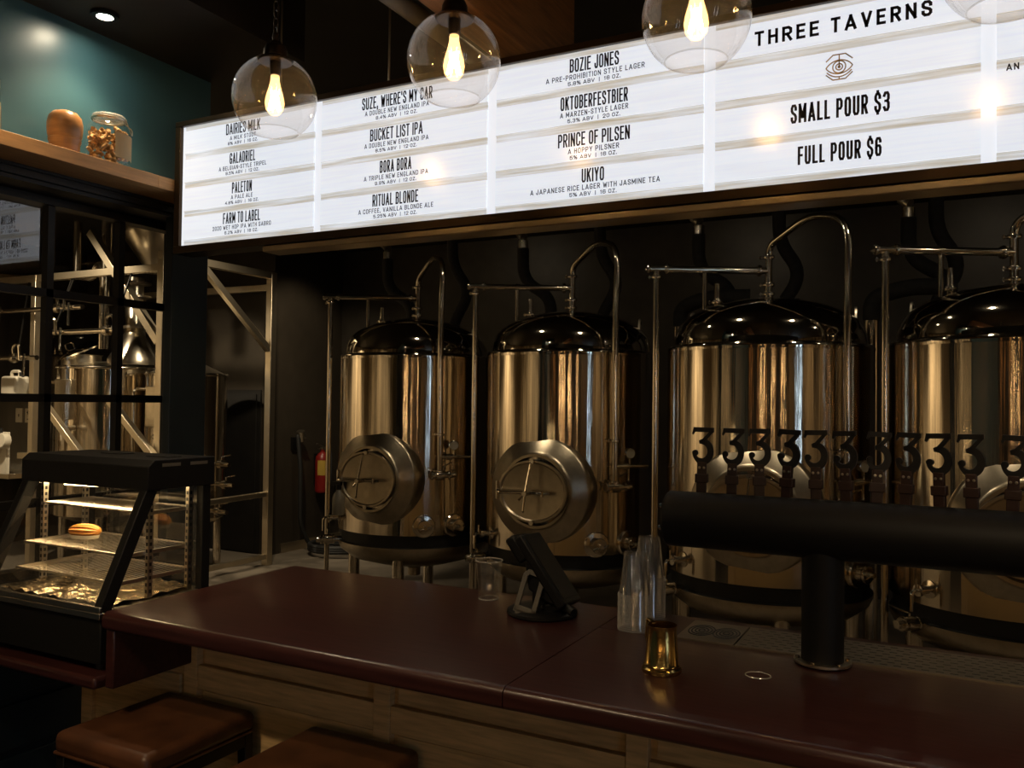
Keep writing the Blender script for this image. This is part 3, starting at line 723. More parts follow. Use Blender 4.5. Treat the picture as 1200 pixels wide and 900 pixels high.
for c in range(6):
    a, b = bl(bx[c]) + (0.016 if c else 0.02), bl(bx[c + 1]) - 0.018
    cx = (a + b) / 2 + CXO[c]
    for r in range(4):
        zt = Z1 - Z0 - 0.020 - r * RH          # top of the face
        zb = zt - (RH - 0.026)
        slat = MB().box(a, b, 0.008, 0.015, zb, zt).build('menu_slat', 'menu', board, smooth=False)
        rl = MB().box(a, b, 0.011, 0.015, zb - 0.026, zb)
        if r == 0: rl.box(a, b, 0.011, 0.015, zt, zt + 0.018)
        rl.box(a, b, 0.007, 0.0112, zb - 0.004, zb - 0.001)
        rl.build('menu_rail', 'menu_rail', board, smooth=False)
        L = MB(); ink = 'ink'
        if c < 3:
            t = ROWS[c][r]
            text(L, t[0], cx, zb + 0.045, 0.008, len(t[0]) * 0.0149, 0.043, 0.120, 0.065)
            text(L, t[1], cx, zb + 0.022, 0.008, len(t[1]) * 0.0113, 0.0165, 0.15, 0.20)
            text(L, t[2], cx, zb + 0.0035, 0.008, len(t[2]) * 0.0092, 0.0125, 0.175, 0.22)
        elif c == 3:
            if r == 0:
                text(L, "THREE", cx - 0.139, zb + 0.024, 0.008, 0.173, 0.042, 0.19, 0.26); L.build('lettering', ink, slat, smooth=False); L = MB()
                text(L, "TAVERNS", cx + 0.102, zb + 0.024, 0.008, 0.248, 0.042, 0.19, 0.26)
            elif r == 1:
                ink = 'gold_ink'
                zc = zb + (zt - zb) / 2
                fn = lambda u, v, d: (cx + u, d, zc + v)
                D0, D1 = 0.0065, 0.008
                def arc(x0, y0, R, a0, a1, n=16): return [(x0 + R * cos(radians(a0 + (a1 - a0) * i / n)), y0 + R * sin(radians(a0 + (a1 - a0) * i / n))) for i in range(n + 1)]
                L.strip(arc(0, -0.0214, 0.0400, 32, 148), 0.003, fn, D0, D1); L.strip(arc(0, 0.0214, 0.0400, 212, 328), 0.003, fn, D0, D1)
                L.strip(arc(0, 0, 0.0165, 0, 360, 28), 0.003, fn, D0, D1); L.strip(arc(0, 0, 0.0085, 0, 360, 20), 0.003, fn, D0, D1); L.strip(arc(0, 0, 0.002, 0, 360, 10), 0.004, fn, D0, D1)
                L.strip([(0, 0), (0, 0.034)], 0.003, fn, D0, D1); L.strip([(0, -0.027), (0, -0.034)], 0.003, fn, D0, D1)
                for s in (1, -1):
                    L.strip([(-0.034, s * 0.018), (-0.016, s * 0.034), (0.016, s * 0.034), (0.034, s * 0.018)], 0.003, fn, D0, D1)
                L.strip(arc(0, 0.013, 0.040, 218, 322), 0.003, fn, D0, D1)
            elif r == 2: text(L, "SMALL POUR $3", cx, zb + 0.024, 0.008, 0.252, 0.053, 0.13, 0.075)
            else: text(L, "FULL POUR $6", cx, zb + 0.024, 0.008, 0.213, 0.051, 0.13, 0.075)
        elif c == 4 and r == 2:
            text(L, "AN A", a + 0.047, zb + 0.085, 0.008, 0.052, 0.017, 0.19, 0.22)
        if L.v: L.build('lettering', ink, slat, smooth=False)
mb = MB()
for x in (-2.3, -1.79, -0.4, 0.9): mb.cyl((bl(x), 0.05, Z1 - Z0 + 0.02), (bl(x), 0.05, 3.45 - Z0), 0.004, 8)
mb.build('hanging_rod', 'steel', board)

# ---------------------------------------------------------------- pendants
def pendant(x, z, label):
    p = thing('globe_pendant', label, 'pendant lamp', (x, 1.98, z), group='glass globe pendants over the bar')
    R = 0.129
    prof = [(R * sin(radians(a)), R * cos(radians(a))) for a in range(22, 148, 3)]
    r_o, z_o = prof[-1]
    MB().lathe(prof, 56).build('globe', 'globe', p)
    MB().torus(r_o, 0.0018, (0, 0, z_o), n=48, k=6).build('globe_rim', 'globe', p)
    MB().lathe([(0, 0.178), (0.016, 0.177), (0.020, 0.168), (0.030, 0.163), (0.036, 0.150), (0.037, 0.128), (0.050, 0.122), (0.053, 0.116), (0.050, 0.112), (0, 0.112)], 36).lathe([(0, 0.205), (0.009, 0.203), (0.011, 0.19), (0.009, 0.177)], 16).build('fitter_cap', 'bronze', p)
    MB().lathe([(0, 0.112), (0.017, 0.112), (0.017, 0.080), (0.014, 0.072), (0, 0.072)], 20).build('socket', 'bronze', p)
    b = MB().lathe([(0.013, 0.070), (0.0135, 0.055), (0.019, 0.030), (0.027, 0.002), (0.0295, -0.016), (0.026, -0.036), (0.015, -0.050), (0.0, -0.054)], 24).build('bulb', 'amber', p)
    fl = MB()
    for k in range(6):
        a = 2 * pi * k / 6; a2 = a + pi / 6
        fl.tube([(0.005 * cos(a), 0.005 * sin(a), 0.020), (0.017 * cos(a2), 0.017 * sin(a2), -0.036), (0.005 * cos(a2 + pi / 6), 0.005 * sin(a2 + pi / 6), 0.018)], 0.0036, 6)
    fl.build('filament', 'filament', b)
    ch = MB(); zz = 0.20; k = 0
    while zz < 3.45 - z:
        c = Vector((0, 0, zz + 0.013)); pts = []
        for i in range(10):
            t = 2 * pi * i / 10; s = 0.0085 * cos(t); h = 0.017 * sin(t)
            pts.append(c + (Vector((s, 0, h)) if k % 2 else Vector((0, s, h))))
        ch.tube(pts, 0.0024, 6, closed=True)
        zz += 0.027; k += 1
    ch.tube([(0.004, 0.004, 0.19), (0.012, 0.004, 0.4), (0.004, 0.01, 3.45 - z)], 0.0025, 6)
    ch.build('chain', 'bronze', p)
    return p
p0 = pendant(-1.867, 2.622, 'leftmost glass globe pendant, hanging in front of the first menu column')
dup(p0, (-1.217, 1.98, 2.626), 'second glass globe pendant from the left, at the top of the second menu column')
dup(p0, (-0.541, 1.98, 2.612), 'third globe pendant from the left, cut by the top photo edge')
dup(p0, (0.101, 1.98, 2.610), 'rightmost glass globe pendant, only its bottom rim showing at the top right')

# ---------------------------------------------------------------- things on the bar
ZB = 1.0702
cup = thing('plastic_cup', 'clear plastic cup standing alone left of the payment terminal', 'cup', (-1.286, 2.345, ZB))
MB().lathe([(0, 0.003), (0.029, 0.003), (0.031, 0.0), (0.032, 0.004), (0.036, 0.07), (0.0365, 0.072), (0.0415, 0.118)], 36).build('cup_wall', 'plastic', cup)
MB().torus(0.0425, 0.0016, (0, 0, 0.120), n=36, k=8).torus(0.0305, 0.0016, (0, 0, 0.0016), n=36, k=8).build('rolled_rim', 'plastic_rim', cup)
MB().lathe([(0, 0.006), (0.030, 0.006), (0.0345, 0.066), (0, 0.066)], 28).build('water', 'glass', cup)

def cup_mesh():
    mb = MB()
    # upside down: rim at the bottom
    mb.mi = 1
    mb.lathe([(0.0445, 0.0), (0.0475, 0.0005), (0.0475, 0.0026), (0.0445, 0.0030)], 32)
    mb.mi = 0
    mb.lathe([(0.0445, 0.0030), (0.0405, 0.034), (0.0395, 0.036), (0.031, 0.114), (0.029, 0.117), (0.026, 0.115), (0, 0.115)], 32)
    return mb
def stack(x, y, n, h, word, topl):
    st = (h - 0.117) / (n - 1); src = None
    for i in range(n):
        lab = topl if i == n - 1 else 'upturned clear plastic cup nested lower in the %s stack beside the brass mug' % word
        if src is None:
            src = cup_mesh().build('plastic_cup', ['plastic', 'plastic_rim'], loc=(x, y, ZB)); o = src
        else:
            o = src.copy(); COL.objects.link(o); o.location = (x + random.uniform(-.0008, .0008), y + random.uniform(-.0008, .0008), ZB + i * st)
        tag(o, lab, 'cup', 'cups in the %s stack' % word)
stack(-0.768, 2.237, 20, 0.212, 'front', 'topmost upturned cup of the shorter front stack')
stack(-0.777, 2.385, 22, 0.232, 'rear', 'topmost upturned cup of the taller rear stack')

mug = thing('brass_mug', 'brass handled mug on the bar in front of the stacked cups', 'mug', (-0.592, 1.915, ZB), radians(-38))
MB().lathe([(0, 0.003), (0.040, 0.003), (0.044, 0.0), (0.046, 0.004), (0.0455, 0.010), (0.041, 0.014), (0.042, 0.018), (0.039, 0.022), (0.0335, 0.098), (0.034, 0.106), (0.0345, 0.108), (0.033, 0.108), (0.0325, 0.10), (0.037, 0.024), (0.035, 0.012), (0, 0.012)], 44).build('cup_body', 'brass', mug)
MB().bar((-0.030, 0.0, 0.102), (-0.056, 0.0, 0.109), 0.012, 0.004).bar((-0.055, 0, 0.110), (-0.060, 0, 0.066), 0.012, 0.004).bar((-0.060, 0, 0.067), (-0.052, 0, 0.045), 0.012, 0.004).bar((-0.052, 0, 0.046), (-0.036, 0, 0.034), 0.012, 0.004).build('handle', 'brass', mug, bevel=0.001)

ring = MB(); pts = []
rr = random.Random(2)
for i in range(30):
    a = 2 * pi * i / 30
    pts.append((0.028 * cos(a) * (1 + rr.uniform(-.05, .05)), 0.024 * sin(a) * (1 + rr.uniform(-.06, .06)), 0.0010))
o = ring.tube(pts, 0.0008, 6, closed=True).build('rubber_band', 'plastic_rim', loc=(-0.39, 1.995, ZB))
tag(o, 'thin clear rubber band lying on the bar right of the brass mug', 'rubber band')

# payment terminal, seen from behind
pt = thing('payment_terminal', 'black tablet payment terminal on a round stand, seen from behind', 'terminal', (-1.06, 2.26, ZB), radians(8))
MB().lathe([(0, 0.0), (0.100, 0.0), (0.104, 0.004), (0.103, 0.012), (0.094, 0.018), (0.06, 0.022), (0, 0.022)], 40).build('stand_base', 'terminal', pt)
tl = MB(); tl.T = Matrix.Translation((0.015, 0.0, 0.128)) @ Matrix.Rotation(radians(-37), 4, 'Y') @ Matrix.Rotation(radians(-6), 4, 'X')
tl.box(-0.014, 0.016, -0.075, 0.075, -0.118, 0.118)
tl.build('tablet', 'terminal', pt, bevel=0.007, seg=3)
sc = MB(); sc.T = tl.T
sc.box(0.0162, 0.0175, -0.060, 0.060, -0.10, 0.10).build('screen', 'blackmetal', pt, smooth=False)
hd = MB(); hd.T = tl.T
hd.box(-0.046, -0.012, -0.058, 0.055, 0.052, 0.135); hd.build('card_reader_head', 'terminal', pt, bevel=0.008, seg=3)
wg = MB(); wg.T = tl.T
wg.prism([(-0.030, 0.045), (-0.012, 0.045), (-0.012, -0.10), (-0.030, -0.09), (-0.062, -0.02)], lambda u, v, d: Vector((u, d, v)), -0.055, 0.055).build('rear_housing', 'terminal', pt, bevel=0.005)
MB().tube(bend([(0.0, 0, 0.018), (0.0, 0.0, 0.07), (0.005, 0, 0.12)], 0.04), 0.030, 16).build('stand_neck', 'terminal', pt)
MB().bar((0.012, 0.0, 0.02), (0.085, 0.0, 0.045), 0.10, 0.03).build('stand_foot', 'terminal', pt, bevel=0.006)
MB().tube([(0.085, -0.06, 0.040), (0.118, -0.085, 0.032)], 0.012, 14).build('hinge_knob', 'terminal', pt)
fr = MB(); fr.T = Matrix.Translation((-0.030, -0.080, 0.016)) @ Matrix.Rotation(radians(14), 4, 'Y') @ Matrix.Rotation(radians(-8), 4, 'X')
pl_ = [(-0.026, 0.0), (0.026, 0.0), (0.026, 0.106), (0.018, 0.116), (-0.018, 0.116), (-0.026, 0.106), (-0.026, 0.0)]
fr.strip(pl_, 0.014, lambda u, v, d: Vector((u, d, v)), -0.004, 0.004).box(-0.033, 0.033, -0.004, 0.004, -0.002, 0.018)
fr.build('support_bracket', 'grey', pt, bevel=0.001)

# ---------------------------------------------------------------- stools
st = thing('bar_stool', 'brown leather bar stool nearest the pastry case, tucked under the bar end', 'stool', (-2.02, 1.72, 0), group='leather stools at the bar')
MB().box(-0.185, 0.185, -0.198, 0.198, 0.700, 0.762).build('seat', 'leather', st, bevel=0.022, seg=4)
pp = [(-0.18, -0.193), (0.18, -0.193), (0.18, 0.193), (-0.18, 0.193), (-0.18, -0.193)]
MB().tube(bend([(a, b, 0.703) for a, b in pp], 0.02), 0.005, 8).build('piping', 'leather', st)
mb = MB()
for sx_ in (-1, 1): mb.bar((sx_ * 0.165, -0.165, 0.68), (sx_ * 0.165, 0.165, 0.68), 0.03, 0.035)
for sy_ in (-1, 1): mb.bar((-0.165, sy_ * 0.165, 0.68), (0.165, sy_ * 0.165, 0.68), 0.03, 0.035)
mb.build('seat_frame', 'blackmetal', st, bevel=0.003)
for sx_ in (-1, 1):
    for sy_ in (-1, 1):
        l = MB().bar((sx_ * 0.165, sy_ * 0.172, 0.70), (sx_ * 0.18, sy_ * 0.185, 0.0), 0.032, 0.032, up=(0, 1, 0)).build('leg', 'blackmetal', st, bevel=0.003)
for sy_ in (-1, 1): MB().bar((-0.175, sy_ * 0.18, 0.24), (0.175, sy_ * 0.18, 0.24), 0.022).build('footrest', 'blackmetal', st, bevel=0.002)
for sx_ in (-1, 1): MB().bar((sx_ * 0.175, -0.18, 0.32), (sx_ * 0.175, 0.18, 0.32), 0.022).build('footrest', 'blackmetal', st, bevel=0.002)
dup(st, (-1.435, 1.722, 0), 'brown leather bar stool cut by the bottom photo edge, second from the pastry case')

# ---------------------------------------------------------------- heated pastry case on the low counter
pc = thing('pastry_case', 'black heated pastry display case with slanted glass front on the low counter', 'display case', (-2.49, 1.85, 0.8862))
CX0, CX1 = -0.305, 0.305
Yf, Yt, Yb = -0.205, -0.04, 0.205           # front foot, front of the lid, back
zb, zl, zt = 0.185, 0.515, 0.608
MB().box(CX0 + 0.01, CX1 - 0.01, Yf + 0.012, Yb, 0.02, zb - 0.03).build('base_cabinet', 'powder', pc, bevel=0.004)
for a in (-0.26, 0.26):
    for b in (-0.16, 0.16): MB().cyl((a, b, 0.0), (a, b, 0.02), 0.016, 14).build('foot', 'rubber', pc)
MB().box(CX0, CX1, Yf, Yb, zb - 0.03, zb - 0.012).box(CX0, CX1, Yf, Yf + 0.012, zb - 0.012, zb + 0.006).build('base_tray', 'steel', pc, bevel=0.002)
ld = MB(); ld.prism([(Yt - 0.012, zl), (Yb + 0.008, zl), (Yb + 0.008, zt), (Yt + 0.012, zt), (Yt - 0.012, zt - 0.02)], lambda u, v, d: (d, u, v), CX0 - 0.006, CX1 + 0.006)
lid = ld.build('lid', 'powder', pc, bevel=0.003)
for (x, y) in ((0.20, 0.10), (-0.05, 0.12)):
    m_ = MB().box(x - 0.05, x + 0.05, y - 0.028, y + 0.028, zt, zt + 0.002); m_.mi = 1
    for k in range(5): m_.box(x - 0.045 + k * 0.021, x - 0.033 + k * 0.021, y - 0.022, y + 0.022, zt + 0.002, zt + 0.0026)
    m_.build('vent', ['powder', 'rubber'], lid, smooth=False)
for y in (0.0, 0.11): MB().box(CX1 + 0.006, CX1 + 0.0075, y, y + 0.07, zt - 0.022, zt - 0.012).build('vent_slot', 'grey', lid, smooth=False)
for x in (CX0 + 0.016, CX1 - 0.016):
    MB().bar((x, Yf + 0.02, zb - 0.01), (x, Yt + 0.012, zl + 0.005), 0.032, 0.040, up=(0, 1, 0)).build('front_post', 'powder', pc, bevel=0.003)
    MB().box(x - 0.015, x + 0.015, Yb - 0.034, Yb, zb - 0.03, zl).build('rear_post', 'powder', pc, bevel=0.003)
MB().add([(CX0 + 0.03, Yf + 0.008, zb - 0.01), (CX1 - 0.03, Yf + 0.008, zb - 0.01), (CX1 - 0.03, Yt - 0.004, zl + 0.01), (CX0 + 0.03, Yt - 0.004, zl + 0.01)], [(0, 1, 2, 3)]).build('front_glass', 'pane', pc, smooth=False, label='slanted front glass')
for x, nm in ((CX0 + 0.016, 'side_glass'), (CX1 - 0.016, 'side_glass')):
    MB().add([(x, Yf + 0.03, zb - 0.01), (x, Yb - 0.03, zb - 0.01), (x, Yb - 0.03, zl), (x, Yt + 0.02, zl)], [(0, 1, 2, 3)]).build(nm, 'glass', pc, smooth=False)
MB().add([(CX0 + 0.03, Yb - 0.006, zb), (CX1 - 0.03, Yb - 0.006, zb), (CX1 - 0.03, Yb - 0.006, zl), (CX0 + 0.03, Yb - 0.006, zl)], [(0, 1, 2, 3)]).build('rear_door', 'pane', pc, smooth=False)
for (x, y) in ((CX1 - 0.045, 0.0), (CX1 - 0.045, 0.155), (CX0 + 0.045, 0.0), (CX0 + 0.045, 0.155)):
    mb = MB().box(x - 0.007, x + 0.007, y - 0.009, y + 0.009, zb - 0.01, zl); mb.mi = 1
    for k in range(15):
        mb.box(x - 0.0076, x + 0.0076, y - 0.004, y + 0.004, zb + 0.005 + k * 0.021, zb + 0.016 + k * 0.021)
        mb.box(x - 0.004, x + 0.004, y - 0.0096, y + 0.0096, zb + 0.005 + k * 0.021, zb + 0.016 + k * 0.021)
    mb.build('shelf_standard', ['steel', 'rubber'], pc, smooth=False)
def wire_shelf(z, y0, y1):
    mb = MB()
    x0, x1 = CX0 + 0.055, CX1 - 0.055
    for y in (y0, y1): mb.tube([(x0, y, z), (x1, y, z)], 0.003, 8)
    for x in (x0, x1): mb.box(x - 0.004, x + 0.004, y0, y1, z - 0.008, z + 0.004)
    n = 26
    for k in range(n):
        x = x0 + (x1 - x0) * (k + 0.5) / n
        mb.tube([(x, y0, z + 0.003), (x, y1, z + 0.003)], 0.0011, 6)
    return mb.build('wire_shelf', 'steel', pc, smooth=True)
wire_shelf(zb + 0.255, -0.01, 0.18)
wire_shelf(zb + 0.132, -0.075, 0.18)
wire_shelf(zb + 0.052, -0.10, 0.18)
mb = MB(); nx, ny = 26, 12; rr = random.Random(9)
vs = []
for j in range(ny + 1):
    for i in range(nx + 1):
        vs.append((CX0 + 0.04 + (CX1 - CX0 - 0.08) * i / nx, -0.15 + 0.33 * j / ny, zb - 0.008 + rr.uniform(0, 0.012)))
mb.add(vs, [(j * (nx + 1) + i, j * (nx + 1) + i + 1, (j + 1) * (nx + 1) + i + 1, (j + 1) * (nx + 1) + i) for j in range(ny) for i in range(nx)])
mb.build('crumb_tray', 'foil', pc, smooth=True, ang=20, label='crinkled foil-lined tray')
MB().cyl((CX0 + 0.08, 0.05, zl - 0.014), (CX1 - 0.08, 0.05, zl - 0.006), 0.005, 12).build('heat_lamp', 'heat_tube', pc)
l = bpy.data.lights.new('pastry_case_light', 'AREA'); l.shape = 'RECTANGLE'; l.size = 0.44; l.size_y = 0.02; l.energy = 2.0; l.color = (1.0, 0.70, 0.36)
lo = bpy.data.objects.new('pastry_case_light', l); COL.objects.link(lo); lo.location = (-2.49, 1.90, 0.8862 + zl - 0.028)
# the loaf on the middle shelf
ps = thing('pastry', 'striped golden pastry in white paper on the middle rack of the case', 'pastry', (-2.60, 1.895, 0.8862 + zb + 0.137), radians(15))
mb = MB(); n1, n2 = 24, 66; vs = []
for j in range(n1 + 1):
    t = pi * j / n1
    for i in range(n2):
        a = 2 * pi * i / n2
        rr_ = 1 + 0.10 * cos(a * 11)
        vs.append((-cos(t) * 0.058, sin(t) ** 0.8 * cos(a) * 0.030 * rr_, 0.026 + sin(t) ** 0.8 * sin(a) * 0.022 * rr_))
mb.add(vs, [(j * n2 + i, j * n2 + (i + 1) % n2, (j + 1) * n2 + (i + 1) % n2, (j + 1) * n2 + i) for j in range(n1) for i in range(n2)])
mb.m = [(1 if cos(2 * pi * (i + 0.5) / n2 * 11) > 0.1 else 0) for j in range(n1) for i in range(n2)]
mb.build('crust', ['pastry', 'pastry_light'], ps)
MB().lathe([(0, 0.001), (0.028, 0.001), (0.031, 0.014), (0.0305, 0.014), (0.027, 0.002)], 30, sx=1.75).build('paper_wrap', 'white', ps)
# ---------------------------------------------------------------- fermentation tanks
def Pt(th, r, z): a = radians(th); return Vector((r * sin(a), -r * cos(a), z))
def clamp(mb, p, axis, R=0.034, h=0.02):
    ax = Vector(axis).normalized(); p = Vector(p)
    mb.lathe([(0.02, -h / 2), (R, -h / 2), (R + 0.003, 0), (R, h / 2), (0.02, h / 2)], 18, p, ax)
    s = ax.cross(Vector((0, 0, 1)) if abs(ax.z) < 0.9 else Vector((0, 1, 0))).normalized()
    mb.bar(p + s * R * 0.9, p + s * (R + 0.022), 0.012); mb.tube([p + s * (R + 0.014) - ax * 0.012, p + s * (R + 0.014) + ax * 0.014], 0.005, 8)
def make_tank(label):
    t = thing('fermentation_tank', label, 'tank', (-3.83, 5.73, 0), group='polished steel fermentation tanks behind the bar')
    R = 0.61
    MB().lathe([(R, 0.69), (R, 2.005)], 128).build('body', 'tank', t)
    sr = []
    for i in range(13):
        a = radians(-10 + 190 * i / 12)
        sr.append((R - 0.022 + 0.024 * cos(a), 2.020 + 0.024 * sin(a)))
    MB().lathe([(R, 2.003)] + sr + [(0.563, 2.025)], 128).build('shoulder_ring', 'polish', t)
    MB().lathe([(0.570, 2.02), (0.571, 2.06), (0.566, 2.10), (0.553, 2.145), (0.530, 2.185), (0.49, 2.222), (0.43, 2.258), (0.35, 2.290), (0.25, 2.318), (0.14, 2.336), (0.05, 2.342), (0, 2.342)], 128).build('dome', 'polish', t)
    MB().lathe([(R, 0.692), (0.585, 0.688), (0.582, 0.60), (0.604, 0.592)], 96).build('shaded_seam', 'rubber', t)  # black stands in for the shade in the recess below the jacket
    MB().lathe([(0.604, 0.594), (0.604, 0.575), (0.585, 0.53), (0.50, 0.465), (0.33, 0.415), (0.12, 0.395), (0.05, 0.35), (0.05, 0.29), (0, 0.29)], 96).build('bottom_dish', 'door', t)
    for a in (20, 110, 200, 290):
        MB().cyl(Pt(a, 0.50, 0.05), Pt(a, 0.50, 0.52), 0.045, 24).lathe([(0, 0), (0.075, 0), (0.075, 0.012), (0.03, 0.03), (0.025, 0.06), (0, 0.06)], 24, Pt(a, 0.50, 0)).build('leg', 'pipe', t)
    # manway facing the bar
    z = 1.105; ox = 0.035; ax = (0, -1, 0)
    mw = MB().lathe([(0.362, 0.45), (0.362, 0.545), (0.357, 0.585), (0.345, 0.600), (0.262, 0.640), (0.246, 0.655), (0.243, 0.668), (0.225, 0.668)], 72, (ox, 0, z), ax).build('manway_collar', 'door', t)
    MB().torus(0.238, 0.012, (ox - 0.005, -0.672, z), ax, 64, 10, sx=1.0, sy=0.82).build('gasket_ring', 'rubber', mw)
    MB().lathe([(0.248, 0.668), (0.250, 0.684), (0.246, 0.694), (0.232, 0.694), (0.222, 0.684), (0.15, 0.678), (0.06, 0.676), (0, 0.676)], 72, (ox - 0.005, 0, z), ax, sx=1.0, sy=0.82).build('manway_door', 'door', mw, label='oval door with a dished face')
    hg = MB()
    hx_ = ox - 0.255
    hg.tube([(hx_, -0.70, z + 0.06), (hx_, -0.70, z - 0.06)], 0.012, 12)
    hg.tube(bend([(hx_, -0.70, z), (hx_ + 0.03, -0.735, z - 0.012), (ox, -0.742, z - 0.005), (ox + 0.10, -0.735, z - 0.005), (ox + 0.13, -0.72, z - 0.005)], 0.03), 0.010, 10)
    hg.tube([(ox + 0.09, -0.735, z + 0.012), (ox + 0.09, -0.735, z - 0.022)], 0.012, 10)
    hg.build('hinge_arm', 'pipe', mw)
    hw = MB().cyl((ox - 0.01, -0.69, z - 0.005), (ox - 0.01, -0.80, z - 0.005), 0.016, 14)
    for a in (80, 265, 200):
        e = Vector((ox - 0.01 + 0.14 * cos(radians(a)) * (1.0 if a != 200 else 0.3), -0.785 if a != 80 else -0.755, z - 0.005 + 0.145 * sin(radians(a)) * (1.35 if a == 80 else 0.8)))
        hw.tube([(ox - 0.01, -0.785, z - 0.005), e], 0.007, 8); hw.lathe([(0, -0.011), (0.011, 0), (0, 0.011)], 12, e)
    hw.build('hand_wheel', 'pipe', mw)
    MB().cyl((ox, -0.69, z + 0.195), (ox, -0.715, z + 0.195), 0.016, 12).cyl((ox, -0.69, z - 0.20), (ox, -0.715, z - 0.20), 0.016, 12).build('latch_stud', 'pipe', mw)
    # riser, arch and down pipe
    arch = bend([(0, 0, 2.33), (0, 0, 2.67), Pt(54, 0.33, 2.80), Pt(50, 0.66, 2.72), Pt(48, 0.675, 2.15), Pt(49, 0.672, 1.13)], [0.06, 0.12, 0.26, 0.3], 10)
    cp = MB().tube(arch, 0.0215, 16).build('cleaning_pipe', 'pipe', t)
    def cl(par, p, ax, R_=0.034):
        mb = MB(); clamp(mb, p, ax, R_); mb.build('pipe_clamp', 'pipe', par)
    for zz in (2.372, 2.43, 2.60): cl(cp, (0, 0, zz), (0, 0, 1))
    cl(cp, Pt(49, 0.672, 1.44), (0, 0, 1), 0.028); cl(cp, Pt(49, 0.672, 1.17), (0, 0, 1), 0.030)
    a = Pt(-60, 0.70, 2.515)
    d = Vector((a.x, a.y, 0)).normalized()
    sp = MB().tube([Vector((0, 0, 2.515)), a + d * 0.05], 0.021, 14).build('spray_pipe', 'pipe', t)
    for c_, x_, r__ in ((d * 0.06 + Vector((0, 0, 2.515)), d, 0.034), (d * 0.64 + Vector((0, 0, 2.515)), d, 0.03), (a + d * 0.05, d, 0.026), (a + Vector((0, 0, -0.05)), (0, 0, 1), 0.028)):
        cl(sp, c_, x_, r__)
    MB().tube([a, a - Vector((0, 0, 2.515))], 0.0195, 14).build('drop_pole', 'pipe', t)
    MB().tube([d * 0.40 + Vector((0, 0, 2.27)), d * 0.40 + Vector((0, 0, 2.51))], 0.014, 12).lathe([(0.014, -0.012), (0.026, -0.012), (0.026, 0.012), (0.014, 0.012)], 16, d * 0.40 + Vector((0, 0, 2.515)), d).build('pipe_support', 'pipe', t)
    # pressure relief valve and lifting lugs on the dome
    rv = Pt(-78, 0.31, 2.292)
    m_ = MB().lathe([(0, 0.15), (0.016, 0.15), (0.018, 0.06), (0.022, 0.05), (0.030, 0.045), (0.030, 0.03), (0.02, 0.02), (0.02, -0.02)], 18, rv)
    clamp(m_, rv + Vector((0, 0, 0.035)), (0, 0, 1), 0.032)
    m_.build('relief_valve', 'pipe', t)
    for th in (97, -99):
        c = Pt(th, 0.50, 2.205); dd = Vector((c.x, c.y, 0)).normalized(); ss = Vector((-dd.y, dd.x, 0))
        poly = [(-0.045, -0.02), (0.045, -0.02), (0.04, 0.03)] + [(0.032 * cos(radians(q)), 0.045 + 0.032 * sin(radians(q))) for q in range(0, 181, 30)] + [(-0.04, 0.03)]
        l_ = MB().prism(poly, lambda u, v, e: c + ss * u + Vector((0, 0, v)) + dd * e, -0.006, 0.006)
        l_.mi = 1; l_.cyl(c + Vector((0, 0, 0.045)) - dd * 0.0068, c + Vector((0, 0, 0.045)) + dd * 0.0068, 0.013, 14)
        l_.build('lifting_lug', ['steel', 'rubber'], t)
    # valve manifold at the foot of the down pipe, with gauge
    vm = MB(); q = Pt(49, 0.672, 1.14); rad = Vector((q.x, q.y, 0)).normalized(); tan = Vector((-rad.y, rad.x, 0))
    vm.tube([q - tan * 0.07, q + tan * 0.12], 0.018, 12); vm.tube([q, q - rad * 0.08], 0.018, 12); vm.lathe([(0, -0.03), (0.034, -0.03), (0.036, 0), (0.034, 0.03), (0, 0.03)], 18, q, tan)
    clamp(vm, q + tan * 0.07, tan, 0.03); clamp(vm, q - tan * 0.06, tan, 0.03)
    vm.tube([q + tan * 0.02, q + tan * 0.02 + Vector((0, 0, 0.06)), q + tan * 0.10 + Vector((0, 0, 0.10))], 0.006, 8)
    vm.build('butterfly_valve', 'pipe', t)
    q2 = Pt(53, 0.68, 1.275)
    gm = MB().tube([q2 - tan * 0.06, q2 + tan * 0.19], 0.013, 12); gm.lathe([(0, -0.02), (0.022, -0.02), (0.022, 0.02), (0, 0.02)], 14, q2 + tan * 0.02, tan)
    gm.tube([q2 + tan * 0.055, q2 + tan * 0.055 + Vector((0, 0, 0.05))], 0.007, 8); gm.tube([q2 + tan * 0.05, q2 + tan * 0.05 - Vector((0, 0, 0.09))], 0.009, 8)
    gm.lathe([(0, -0.018), (0.016, 0), (0, 0.018)], 12, q2 + tan * 0.05 - Vector((0, 0, 0.095)))
    gm.tube([q2 - tan * 0.05 - rad * 0.06, q2 - tan * 0.05], 0.012, 10)
    gl_ = gm.build('sample_manifold', 'pipe', t)
    gc = q2 + tan * 0.055 + Vector((0, 0, 0.085))
    ga = MB().lathe([(0, -0.015), (0.034, -0.015), (0.036, 0.012), (0.032, 0.014), (0.030, 0.010)], 24, gc, rad); ga.mi = 1; ga.lathe([(0.031, 0.009), (0, 0.009)], 24, gc, rad)
    ga.build('pressure_gauge', ['pipe', 'dial'], gl_)
    MB().tube([Pt(47, 0.672, 1.44), Pt(47, 0.60, 1.44)], 0.010, 8).build('pipe_bracket', 'pipe', t)
